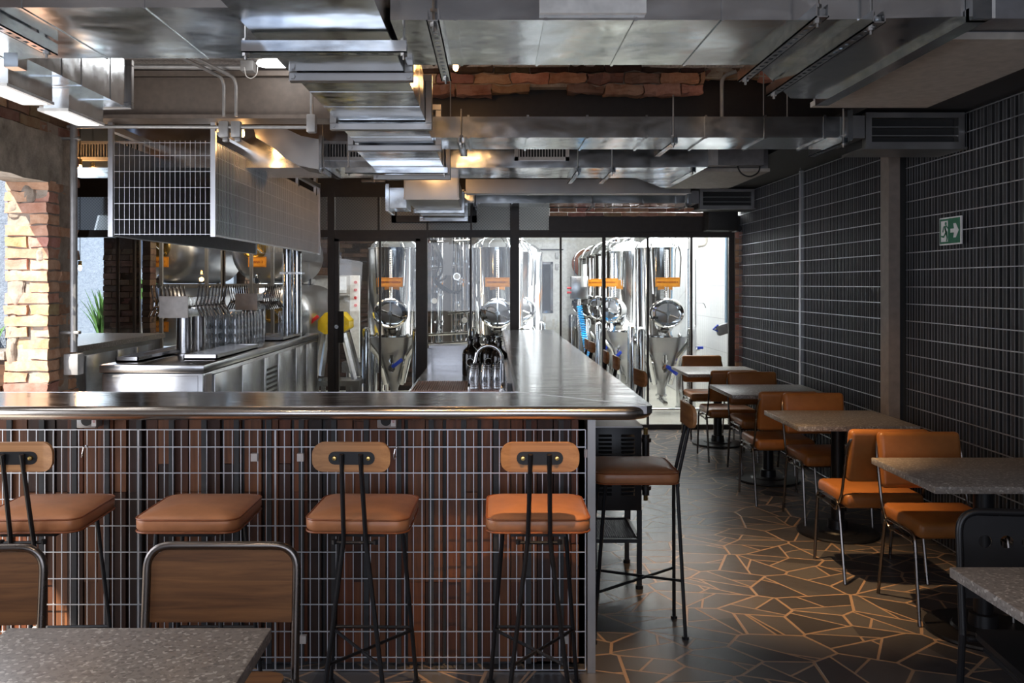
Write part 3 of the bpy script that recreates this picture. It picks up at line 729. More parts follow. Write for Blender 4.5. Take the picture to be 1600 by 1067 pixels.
# ceiling units
def unit(dy, lab, ln=1.17):
    t = thing('ceiling_unit', lab, 'air conditioner', (1.8, 3.65+dy, 2.5), 'ceiling air units')
    bx('casing', 'unit', t, 1.575, 2.13, 3.08+dy, 3.08+dy+ln, 2.515, 2.99, r=.004)
    bx('base_board', 'beige', t, 1.565, 2.14, 3.07+dy, 3.09+dy+ln, 2.49, 2.515)
    e = bx('control_box', 'unit', t, 1.63, 2.05, 2.93+dy, 3.08+dy, 2.52, 2.80, r=.004)
    bx('label_strip', 'white', e, 1.625, 1.635, 2.925+dy, 3.06+dy, 2.52, 2.80)
    bx('label_front', 'white', e, 1.625, 1.70, 2.922+dy, 2.93+dy, 2.52, 2.80)
    b_ = MB(); b_.tube(roundpath([(1.86, 2.98+dy, 2.53), (1.88, 2.96+dy, 2.46), (1.95, 2.96+dy, 2.43), (2.03, 2.97+dy, 2.47), (2.04, 3.0+dy, 2.56)], .05), .006); b_.build('cable', 'rubber', t)
unit(0, 'near grey ceiling unit with beige underside at top right'); unit(3.6, 'far ceiling unit with beige underside above the right wall tables')
# conduits
def conduit(lab, pts, r=.011, boxes=(), bend=.05):
    xs = [p[0] for p in pts]; t = thing('conduit', lab, 'pipe', pts[0], 'grey conduits')
    b_ = MB(); b_.tube(roundpath(pts, bend), r, 10); b_.build('pipe', 'conduit', t)
    for bb in boxes:
        j = bx('junction_box', 'conduit', t, *bb, r=.006)
    return t
Yc = 5.36
conduit('long horizontal conduit running below the taupe beam', [(-2.64, Yc, 2.598), (X(495, Yc), Yc, 2.592)], .011)
for px, lb in ((350, 'left'), (369, 'right')):
    x = X(px, Yc)
    conduit(lb+' one of the paired conduits dropping down the beam to a switch box', [(x-.17, Yc-.25, 2.96), (x-.01, Yc-.02, 2.90), (x, Yc, 2.86), (x, Yc, 2.66)], .011, [(x-.03, x+.03, Yc-.02, Yc+.03, 2.53, 2.63), (x-.012, x+.024, Yc-.0, Yc+.04, 2.505, 2.53)])
conduit('short single conduit dropping to a box at the right end of the long pipe', [(X(487, Yc), Yc, 2.93), (X(487, Yc), Yc, 2.66)], .011, [(X(480, Yc), X(494, Yc), Yc-.03, Yc+.03, 2.56, 2.67)])
conduit('conduit high against the slab above the beam', [(X(205, 5.3), 5.3, 2.955), (X(380, 5.3), 5.3, 2.95)], .016, [(X(378, 5.3), X(398, 5.3), 5.26, 5.34, 2.92, 2.985)])
conduit('vertical conduit down the side of the brick pillar', [(-2.60, 5.36, 2.72), (-2.60, 5.36, 1.2)], .022, [(-2.645, -2.555, 5.32, 5.40, 1.06, 1.19), (-2.68, -2.56, 5.34, 5.38, 2.515, 2.53), (-2.68, -2.56, 5.34, 5.38, 1.31, 1.33)])
conduit('bent conduit dropping onto the long slim duct', [(X(1150, 5.28), 5.28, 2.92), (X(1128, 5.28), 5.28, 2.89), (X(1128, 5.28), 5.28, 2.585)], .012)
t = thing('tube_light', 'white fluorescent batten against the slab beside the wide duct', 'lamp', (X(420, 5.25), 5.2, 2.94))
b_ = MB(); b_.lathe([(0, X(400, 5.2)), (.02, X(404, 5.2)), (.028, X(415, 5.2)), (.028, X(470, 5.2))], (0, 5.2, 2.95), 'x', 12); b_.build('tube', 'fluo', t)
b_ = MB(); b_.tube(roundpath([(X(384, 5.25), 5.22, 2.93), (X(388, 5.25), 5.2, 2.87), (X(396, 5.25), 5.2, 2.855), (X(405, 5.25), 5.2, 2.88), (X(406, 5.25), 5.2, 2.93)], .04), .003); tag(b_.build('white_cable', 'white'), 'loop of thin white cable hanging by the batten light', 'cable')
# thin rods hanging in front of the beam
for px, y1, lb in ((704, 190, 'leftmost'), (1193, 188, 'middle'), (1230, 222, 'rightmost')):
    b_ = MB(); b_.cyl((X(px, 5.15), 5.15, 2.58), (X(px, 5.15), 5.15, 2.97), .004, seg=6)
    tag(b_.build('hanging_rod', 'galv_dull'), lb+' thin rod hanging from the slab to the long slim duct', 'rod', 'thin hanging rods')
# twin spotlight, speaker, camera
t = thing('emergency_light', 'small twin white emergency lamp on the dark beam above the partition', 'lamp', (X(584, 9.6), 9.6, 2.7))
for dx in (-.075, .075): bx('lamp_head', 'conduit', t, X(584, 9.6)+dx-.06, X(584, 9.6)+dx+.06, 9.56, 9.64, 2.745, 2.785, r=.01)
bx('hub', 'conduit', t, X(584, 9.6)-.025, X(584, 9.6)+.025, 9.56, 9.64, 2.74, 2.81, r=.01)
b_ = MB(); b_.rbox(X(1103, 9.4), X(1150, 9.4), 9.3, 9.55, Z(361, 9.4), Z(326, 9.4), r=.02); tag(b_.build('loudspeaker', 'blackmat'), 'black loudspeaker high in the corner above the partition', 'speaker')
t = thing('security_camera', 'small round black and white camera on top of the brick jamb', 'camera', (X(1153, 9.5), 9.55, 2.2))
bx('bracket', 'white', t, X(1147, 9.5), X(1151, 9.5), 9.5, 9.6, Z(362, 9.5), Z(352, 9.5)); b_ = MB(); b_.cyl((X(1153, 9.5), 9.58, Z(357, 9.5)), (X(1153, 9.5), 9.46, Z(357, 9.5)), .035, seg=16); b_.build('lens_barrel', 'black', t)
# ================================================================ bar
ZT = 1.137
t = thing('bar_countertop', 'long stainless bar top turning away into a wide shining leg', 'countertop', (-.5, 3.6, ZT-.05))
b_ = MB(); b_.prism([(-2.64, 3.42), (.61, 3.42), (.635, 3.445), (.635, 9.16), (.11, 9.16), (.11, 3.87), (-2.64, 3.87)], ZT-.03, ZT, 'xy'); b_.build('steel_top', 'bartop', t, smooth=0)
b_ = MB(); b_.tube([(-2.64, 3.42, ZT-.027), (.52, 3.42, ZT-.027)] + arc((.52, 3.52), .10, -80, -5, 7, 'xy', ZT-.027) + [(.62, 3.55, ZT-.027), (.62, 9.16, ZT-.027)], .027, 18); b_.build('edge_rail', 'bronze', t, smooth=60)
b_ = MB(); b_.box(.10, .115, 3.87, 9.16, ZT-.05, ZT+.002); b_.box(-2.64, .11, 3.865, 3.88, ZT-.05, ZT+.001); b_.build('rear_lip', 'steel', t, smooth=0)
b_ = MB(); b_.prism([(.110, 3.868), (.116, 3.872), (.612, 3.45), (.606, 3.446)], ZT, ZT+.0008, 'xy'); b_.build('mitre_seam', 'galv_dull', t, smooth=0)
YM = 3.62
t = thing('bar_counter', 'bar body of upright brown wooden slats behind a galvanised wire grid', 'bar counter', (-1.0, YM+.1, 0))
b_ = MB(); x = -2.66
random.seed(3)
tones = [(1, .95, .9), (.72, .66, .62), (1.25, 1.2, 1.1), (.55, .5, .5), (.9, .8, .75), (1.5, 1.35, 1.1), (.42, .42, .46)]
while x < .365:
    w_ = random.choice((.052, .06, .068, .075)); x1 = min(x+w_, .365); z = .02
    while z < 1.10:
        h = random.choice((.34, .5, .72, 1.1)); zt = min(z+h, 1.10)
        fs = b_.box(x+.002, x1-.002, YM+.035+random.uniform(0, .012), YM+.07, z, zt-.002)
        g = random.choice(tones); b_.tone(fs, g); z = zt
    x = x1+ (.012 if random.random() < .35 else 0)
b_.build('wooden_slats', 'slat', t, smooth=0)
b_ = MB(); b_.box(-2.66, .39, YM+.07, YM+.10, 0, 1.107); b_.box(.12, .39, 3.69, 9.1, 0, 1.107); b_.build('carcass', 'darkpanel', t, smooth=0)
x = -2.6; b_ = MB()
while x < .36: b_.box(x, x+.022, YM+.024, YM+.034, .02, 1.107); x += .137
b_.build('fixing_strips', 'darkpanel', t, smooth=0)
zs = [1.011, .939, .830, .720, .609, .499, .388, .280, .167, .059, .006]
for a0, a1 in ((-2.62, -1.487), (-1.483, -.913), (-.909, .388)): wiremesh(t, 'y', YM, a0, a1, .006, 1.011, zs=zs, tv=.0032, th=.0042)
bx('end_post', 'galv_dull', t, .395, .428, YM-.02, YM+.10, 0, 1.06, smooth=0)
for px, py in ((398, 714), (470, 714), (918, 708), (882, 998), (474, 998)):
    bx('grid_clip', 'grille', t, X(px-5, YM), X(px+5, YM), YM-.012, YM+.01, Z(py+6, YM), Z(py-6, YM), smooth=0)
for px in (137, 605):
    o = bx('socket', 'conduit', t, X(px-15, 3.6), X(px+15, 3.6), 3.585, 3.65, Z(668, 3.6), Z(648, 3.6), r=.004)
    b_ = MB(); b_.cyl((X(px-2, 3.58), 3.578, 1.055), (X(px-2, 3.58), 3.585, 1.055), .022, seg=16); b_.build('socket_hole', 'rubber', o)
    bx('number_plate', 'white', o, X(px+6, 3.58), X(px+13, 3.58), 3.579, 3.585, Z(666, 3.58), Z(656, 3.58), smooth=0)
    text('socket_number', '220', .010, (X(px+9.5, 3.578), 3.5785, 1.053), (PI/2, PI/2, 0), 'redbtn', o, .0004)
for px, py, lb in ((133, 697, 'first from the left'), (618, 700, 'between the second and third bar stools')):
    b_ = MB(); x, y, z = X(px, 3.60), 3.60, Z(py, 3.60)
    b_.tube(roundpath([(x+.012, y, z-.004), (x+.012, y-.01, z+.006), (x, y-.012, z+.002), (x-.006, y-.014, z-.03), (x-.002, y-.03, z-.045), (x+.006, y-.034, z-.028)], .008, 3), .0025)
    tag(b_.build('bag_hook', 'chrome'), 'small steel bag hook on the bar grid, '+lb, 'hook')

# ---------------------------------------------------------------- sink unit behind the bar
t = thing('sink_unit', 'stainless sink bench with raised back behind the bar leg', 'sink', (-.2, 6.0, 0))
b_ = MB(); b_.box(-.53, .09, 4.55, 7.22, .91, .95); b_.build('worktop', 'steel', t, smooth=0)
b_ = MB(); b_.box(-.50, .09, 4.6, 7.2, 0, .91); b_.build('cabinet', 'steel', t, smooth=0)
b_ = MB(); b_.box(-.53, .09, 7.20, 7.26, .95, 1.11); b_.box(-.52, .09, 7.02, 7.26, 1.095, 1.12); b_.box(-.53, -.5, 7.02, 7.2, .95, 1.1); b_.build('backsplash', 'steel', t, smooth=0)
b_ = MB(); b_.box(.075, .10, 4.55, 7.22, .95, 1.10); b_.build('side_upstand', 'steel', t, smooth=0)
b_ = MB(); b_.lathe([(.19, .951), (.20, .955), (.205, .951)], (-.17, 5.05, 0), 'z', 28, 1.1, .8); b_.build('basin_rim', 'chrome', t)
b_ = MB(); b_.lathe([(0, .9515), (.188, .9525)], (-.17, 5.05, 0), 'z', 28, 1.1, .8); b_.build('basin_bowl', 'galv_dull', t)
t = thing('drip_mat', 'ribbed copper toned drip mat on the sink bench', 'mat', (-.3, 5.62, .95))
b_ = MB(); b_.box(-.51, .06, 5.36, 5.88, .951, .957); x = -.505
while x < .05: b_.box(x, x+.007, 5.36, 5.88, .957, .964); x += .0145
b_.build('mat_body', 'copper', t, smooth=0)
t = thing('faucet', 'tall chrome gooseneck faucet behind the bar', 'tap', (.055, 5.2, .95))
b_ = MB(); b_.cyl((.055, 5.2, .95), (.055, 5.2, .985), .022, seg=16); b_.build('base_ring', 'chrome', t)
b_ = MB(); b_.tube([(.055, 5.2, .95), (.055, 5.2, 1.16)] + arc((-.025, 1.17), .08, 0, 155, 12, 'xz', 5.2) + [(-.105, 5.2, 1.16), (-.112, 5.2, 1.145)], .0105, 12); b_.build('spout', 'chrome', t)
b_ = MB(); b_.cyl((.055, 5.19, 1.0), (.055, 5.12, 1.03), .007, seg=8); b_.build('lever', 'chrome', t)
t = thing('soap_tap', 'short chrome dispenser pump beside the copper mat', 'tap', (-.14, 5.2, .95))
b_ = MB(); b_.tube(roundpath([(-.14, 5.1, .95), (-.14, 5.1, 1.03), (-.14, 5.02, 1.035)], .02), .008, 10); b_.build('pump', 'chrome', t)
# growlers
t0 = thing('growler', 'leftmost of the dark swing top growlers by the faucet', 'bottle', (0, 0, 0), 'dark growlers on the sink bench')
b_ = MB(); b_.lathe([(0, 0), (.055, 0), (.06, .008), (.06, .15), (.052, .185), (.025, .21), (.019, .225), (.019, .255), (.023, .257), (.023, .268), (0, .27)], seg=24); b_.build('bottle_body', 'darkglass', t0)
b_ = MB(); b_.lathe([(0, .27), (.014, .27), (.018, .28), (.012, .292), (0, .294)], seg=14); b_.build('stopper', 'rubber', t0)
b_ = MB(); b_.tube(roundpath([(-.02, 0, .24), (-.034, 0, .25), (-.026, 0, .28), (0, 0, .29), (.026, 0, .28), (.034, 0, .25), (.02, 0, .24)], .01, 3), .002, 6); b_.build('wire_bail', 'chrome', t0)
b_ = MB()
pts = [(math.sin(a)*.0608, -math.cos(a)*.0608, .10 + .028*math.sin(b2)) for b2, a in ((k*2*PI/20, .45*math.cos(k*2*PI/20)) for k in range(20))]
b_.tube(pts, .0022, 5, closed=True); b_.build('ring_print', 'white', t0)
gp = [(-.165, 6.35, 'leftmost of the dark swing top growlers by the faucet'), (-.035, 6.38, 'middle of the front three dark growlers'), (.045, 6.15, 'dark growler standing behind the faucet arch'), (-.12, 6.62, 'dark growler in the back row, left'), (.0, 6.66, 'dark growler in the back row, right')]
t0.location = (gp[0][0], gp[0][1], .951)
for x, y, lb in gp[1:]: dup(t0, (x, y, .951), random.uniform(-.3, .3), lb)
# tumblers
g0 = MB(); g0.lathe([(.033, 0), (.0345, .0), (.0365, .07), (.033, .10), (.027, .122), (0, .122)], seg=16); g0.lathe([(0, .112), (.025, .112), (.031, .09), (.034, .07), (.032, .004)], seg=16)
tum = g0.build('beer_glass', 'tumbler'); tag(tum, 'x', 'glass', 'upturned glasses on the sink bench')
tum.location = (0, 0, 0)
for v in tum.data.vertices: pass
first = True
def put_glass(x, y, z, lb, grp):
    global first
    o = tum if first else tum.copy()
    if not first: C.objects.link(o)
    first = False
    o.location = (x, y, z); o.rotation_euler = (0, 0, random.uniform(0, 6)); o['label'] = lb; o['group'] = grp
k = 0
names = ['nearest the faucet base', 'left of the faucet', 'in front of the growlers', 'by the side upstand', 'at the left end', 'in the middle']
for iy, y in enumerate((5.42, 5.56, 5.70, 5.84)):
    for ix, x in enumerate((-.125, -.045, .03)):
        put_glass(x, y, .966, f'upturned clear glass on the sink bench mat, row {("nearest", "second", "third", "farthest")[iy]} from the camera, {("left", "centre", "right")[ix]}', 'upturned glasses on the sink bench')

# ---------------------------------------------------------------- draft island
XL, XR, Y0, Y1, ZI = -2.52, -1.87, 5.57, 9.22, 1.10
t = thing('draft_island', 'long stainless refrigerated counter carrying the beer towers', 'counter', (-2.2, 7.4, 0))
b_ = MB(); b_.rbox(XL, XR, Y0, Y1, .04, 1.045, r=.008); b_.build('cabinet_body', 'steel', t)
b_ = MB(); b_.rbox(XL-.012, XR+.012, Y0-.015, Y1, 1.05, ZI, r=.006); b_.build('worktop', 'steel', t)
b_ = MB(); b_.box(XL, XR, Y0+.02, Y1, 1.04, 1.052); b_.build('shadow_gap', 'rubber', t)
bx('front_panel', 'steel', t, XL+.01, XR-.03, Y0-.008, Y0, .08, 1.03, r=.003)
ys = [5.62, 5.75, 6.39, 7.01, 7.47, 8.14, 8.6, 9.15]
for i in range(len(ys)-1):
    if i in (0,): continue
    nm = 'vent_panel' if i == 3 else 'cabinet_door'
    d = bx(nm, 'steel', t, XR, XR+.018, ys[i]+.012, ys[i+1]-.012, .10, 1.02, r=.004)
    if i == 3:
        b_ = MB(); z = .15
        while z < .95: b_.box(XR+.018, XR+.021, ys[i]+.06, ys[i+1]-.06, z, z+.018); z += .04
        b_.build('vent_slots', 'rubber', d)
bx('corner_post', 'grille', t, XR, XR+.01, 5.60, 5.72, .1, 1.03)
for (x0, x1, y0, y1, lb) in ((-2.51, -2.36, 5.75, 7.1, 'slatted drip tray on the left edge of the draft island'), (-2.13, -1.90, 5.95, 7.0, 'slatted drip tray on the right edge of the draft island'), (-2.13, -1.92, 7.9, 8.8, 'slatted drip tray under the far taps')):
    tt = thing('drip_tray', lb, 'tray', ((x0+x1)/2, (y0+y1)/2, ZI))
    b_ = MB(); b_.box(x0, x1, y0, y1, ZI, ZI+.012); 
    for a in ((x0, x0+.008, y0, y1), (x1-.008, x1, y0, y1), (x0, x1, y0, y0+.008), (x0, x1, y1-.008, y1)): b_.box(*a, ZI, ZI+.035)
    b_.build('tray_body', 'steel', tt, smooth=0)
    b_ = MB(); y = y0+.02
    while y < y1-.02: b_.box(x0+.008, x1-.008, y, y+.012, ZI+.024, ZI+.031); y += .024
    b_.build('tray_slats', 'steel', tt, smooth=0)
def tower(y0, y1, cols, n, lb):
    tt = thing('beer_tower', lb, 'beer tap', (-2.27, (y0+y1)/2, ZI), 'beer towers')
    for y in cols:
        b_ = MB(); b_.lathe([(.075, ZI), (.075, ZI+.012), (.056, ZI+.016), (.054, ZI+.28)], (-2.27, y, 0), 'z', 28); b_.build('column', 'steel', tt)
    bx('manifold_box', 'steel', tt, -2.365, -2.175, y0, y1, 1.385, 1.53, r=.004)
    bx('end_plate', 'grille', tt, -2.372, -2.168, y0-.008, y0, 1.38, 1.535, r=.002)
    proto = None
    for s_ in (-1, 1):
        for i in range(n):
            y = y0+.03+i*(y1-y0-.06)/(n-1); xb = -2.27+s_*.095
            if True:
                b_ = MB()
                b_.cyl((xb, y, 1.455), (xb+s_*.055, y, 1.455), .009, seg=8); b_.cyl((xb+s_*.04, y, 1.455), (xb+s_*.05, y, 1.455), .016, seg=10)
                b_.tube([(xb+s_*.05, y, 1.47), (xb+s_*.06, y, 1.455), (xb+s_*.075, y, 1.43), (xb+s_*.095, y, 1.385)], .0085, 7)
                b_.cyl((xb+s_*.055, y, 1.46), (xb+s_*.055, y, 1.49), .011, .006, seg=8)
                fa = b_.build('faucet', 'chrome', tt)
                b_ = MB(); dx = s_*.015
                b_.tube(roundpath([(xb+s_*.055, y-.006, 1.488), (xb+s_*.06+dx*.3, y-.009, 1.52), (xb+s_*.06+dx, y-.011, 1.595), (xb+s_*.06+dx, y, 1.612), (xb+s_*.06+dx, y+.011, 1.595), (xb+s_*.06+dx*.3, y+.009, 1.52), (xb+s_*.055, y+.006, 1.488)], .009, 3), .0035, 5, closed=True)
                b_.build('tap_handle', 'chrome', fa)
    return tt
tower(6.15, 6.85, (6.36, 6.66), 9, 'nearer beer tower, a steel box on two columns with rows of taps')
tower(7.96, 8.60, (8.12, 8.42), 9, 'farther beer tower beyond the stacked glasses')
for layer in range(3):
    for iy in range(9):
        for ix in range(4):
            if random.random() < .05: continue
            put_glass(-2.32+ix*.078, 7.0+iy*.095, ZI+.003+layer*.077*1.0+layer*.046*0, 'upturned beer glass in the low stacked block between the two beer towers, '+('bottom layer', 'middle layer', 'top layer')[layer], 'glasses between the towers')
for layer in range(2):
    for iy in range(6):
        for ix in range(3):
            put_glass(-2.13+ix*.08, 8.72+iy*.08, ZI+.003+layer*.125, 'upturned tall beer glass at the far end of the draft island, '+('bottom layer', 'top layer')[layer], 'glasses at the end of the island')
# pipe duct rising from the island to the hood
t = thing('standpipe', 'galvanised standpipe between the far tower and the hood', 'pipe', (-2.0, 8.9, ZI))
for x in (-2.06, -1.96):
    b_ = MB(); b_.cyl((x, 8.66, ZI), (x, 8.66, 2.0), .045, seg=20); b_.build('pipe', 'galv', t)
bx('clamp', 'galv', t, -2.12, -1.90, 8.60, 8.72, 1.72, 1.74)
# hood
HX0, HX1, HY0, HY1, HZ0, HZ1 = -2.46, -1.80, 5.57, 8.94, 1.935, 2.545
t = thing('cage_hood', 'hanging rectangular hood of grey wire mesh over the beer taps', 'hood', (-2.13, 7.2, HZ0))
zsx = [HZ0+.005+.10*k for k in range(7)]
zh = [Z(p, HY0) for p in (366, 343, 318, 293, 268, 243, 223)]
for nm, ax, c, a0, a1 in (('front_mesh', 'y', HY0, HX0+.02, HX1-.02), ('side_mesh', 'x', HX1, HY0+.02, HY1-.02), ('side_mesh', 'x', HX0, HY0+.02, HY1-.02), ('back_mesh', 'y', HY1, HX0+.02, HX1-.02)):
    if nm == 'side_mesh': wiremesh(t, ax, c, a0, a1, HZ0, HZ1, pv=.033, zs=zh, tv=.0045, th=.004, name=nm, mat='hoodwire')
    else: wiremesh(t, ax, c, a0, a1, HZ0, HZ1, pv=.033, zs=zh, tv=.002, th=.0034, name=nm, mat='wire')
for x in (HX0, HX1):
    bx('side_backing', 'hoodback', t, x-.012 if x == HX1 else x+.006, x-.006 if x == HX1 else x+.012, HY0+.02, HY1-.02, HZ0, HZ1, smooth=0)
b_ = MB()
for x in (HX0, HX1):
    for y in (HY0, HY1): b_.box(x-.015, x+.015, y-.015, y+.015, HZ0-.01, HZ1+.12)
    for z in (HZ0, ): b_.box(x-.008, x+.008, HY0, HY1, z-.006, z+.006)
    y = HY0+.8
    while y < HY1: b_.box(x-.02, x+.005, y, y+.04, HZ1-.02, HZ1+.2); y += .8
    b_.box(x-.02, x+.02, HY0, HY1, HZ1+.06, HZ1+.10)
b_.build('hood_frame', 'wire', t, smooth=0)
for x in (HX0, HX1):
    for y in (HY0+.1, HY1-.1):
        b_ = MB(); b_.cyl((x, y, HZ1+.1), (x, y, 2.93), .008, seg=6); b_.build('drop_rod', 'galv_dull', t)

# ---------------------------------------------------------------- back counter at the left window
t = thing('window_counter', 'low dark counter with steel doors under the garden window', 'counter', (-4.2, 8.4, 0))
bx('worktop', 'terrazzo', t, -4.8, -3.62, 7.0, 9.55, 1.03, 1.08)
bx('body', 'steel', t, -4.75, -3.66, 7.05, 9.5, .05, 1.03)
for y in (7.1, 7.75, 8.4, 8.85):
    bx('counter_door', 'steel', t, -3.66, -3.645, y, y+(.62 if y < 8 else .42), .1, .98, r=.003)
# outdoor ledge seen through the side opening
t = thing('garden_ledge', 'dark wooden bench ledge outside the side opening', 'ledge', (-3.3, 5.35, 0))
bx('top', 'terrazzo', t, -3.9, -2.97, 5.25, 5.58, 1.16, 1.21); bx('front', 'darkwood', t, -3.88, -2.98, 5.28, 5.56, 0, 1.16); bx('drawer', 'darkwood', t, -3.85, -3.0, 5.26, 5.28, .8, 1.0)
# plants
def spiky(loc, n, h, lb, spread=.25, name='spiky_plant', wd=.02):
    b_ = MB()
    for i in range(n):
        a = random.uniform(0, 2*PI); l = h*random.uniform(.6, 1); out = spread*random.uniform(.2, 1); px_, py_ = loc[0]+random.uniform(-.06, .06), loc[1]+random.uniform(-.06, .06)
        side = Vector((-math.sin(a), math.cos(a), 0)); prev = None
        for k in range(6):
            f = k/5; p = Vector((px_+math.cos(a)*out*f*f, py_+math.sin(a)*out*f*f, loc[2]+l*f*(1-.18*f))); w_ = wd*(1-f)**.6*(.6+f*.8)+.001
            cur = (b_.bm.verts.new(p-side*w_+Vector((0, 0, .003))), b_.bm.verts.new(p), b_.bm.verts.new(p+side*w_+Vector((0, 0, .003))))
            if prev: b_._f([prev[0], cur[0], cur[1], prev[1]]); b_._f([prev[1], cur[1], cur[2], prev[2]])
            prev = cur
    tag(b_.build(name, 'leaf'), lb, 'plant')
spiky((-4.68, 10.4, .8), 70, .95, 'spiky green plant outside the garden window beside the pillar', .33)
b_ = MB(); b_.rbox(-4.9, -4.45, 10.2, 10.6, 0, .82, r=.01); tag(b_.build('planter_box', 'concrete'), 'concrete planter under the spiky garden plant', 'planter')
spiky((-3.18, 5.50, 1.21), 26, .26, 'small spiky plant on the ledge at the left edge', .14, wd=.008)
spiky((-4.40, 11.05, .0), 50, 1.7, 'tall leafy plant glimpsed between the two brick piers', .3, 'leafy_plant', .035)
spiky((-4.58, 11.6, .0), 50, 2.4, 'taller broad leaved plant behind the brick piers', .35, 'leafy_plant', .045)
# bulbs
def bulb(loc, lb, glow=.6, drop=.12, power=6):
    drop = (2.98 if loc[1] < 5.4 else 2.93)-loc[2]-.05
    t = thing('pendant_bulb', lb, 'lamp', loc, 'warm bulbs'); x, y, z = loc
    b_ = MB(); b_.cyl((x, y, z+.05), (x, y, z+.05+drop), .003, seg=6); b_.build('cord', 'rubber', t)
    b_ = MB(); b_.cyl((x, y, z+.02), (x, y, z+.06), .016, seg=12); b_.build('socket', 'brass', t)
    b_ = MB(); b_.lathe([(0, -.028), (.010, -.024), (.015, -.010), (.013, .005), (.009, .02)], loc, 'z', 14); b_.build('globe', 'bulb', t)
    l = bpy.data.lights.new('bulb_glow', 'POINT'); l.energy = power; l.color = (1, .55, .22); l.shadow_soft_size = .03
    o = bpy.data.objects.new('bulb_glow', l); C.objects.link(o); o.location = (x, y, z-.09)
bulb((X(712, 4.7), 4.7, Z(103, 4.7)), 'bare warm bulb under the brick fragment beside the wide duct', power=1.5)
bulb((X(125, 6.2), 6.2, Z(262, 6.2)), 'warm bulb beside the upper pillar edge', power=3)
bulb((X(125, 8.0), 8.0, Z(418, 8.0)), 'warm bulb hanging beside the pillar over the window counter', power=3)
bulb((X(400, 6.0)-.05, 5.85, Z(208, 5.85)), 'warm bulb in front of the elbow duct', power=.9)
bulb((-1.3, 7.0, 2.62), 'added unseen warm bulb close under the dark ceiling beside the hood', power=5)  # added out of view for the warm glow on the hood side
bulb((-.5, 7.0, 2.72), 'added unseen warm bulb close above the boxed duct end', power=5)  # added out of view to warm the face of the duct end
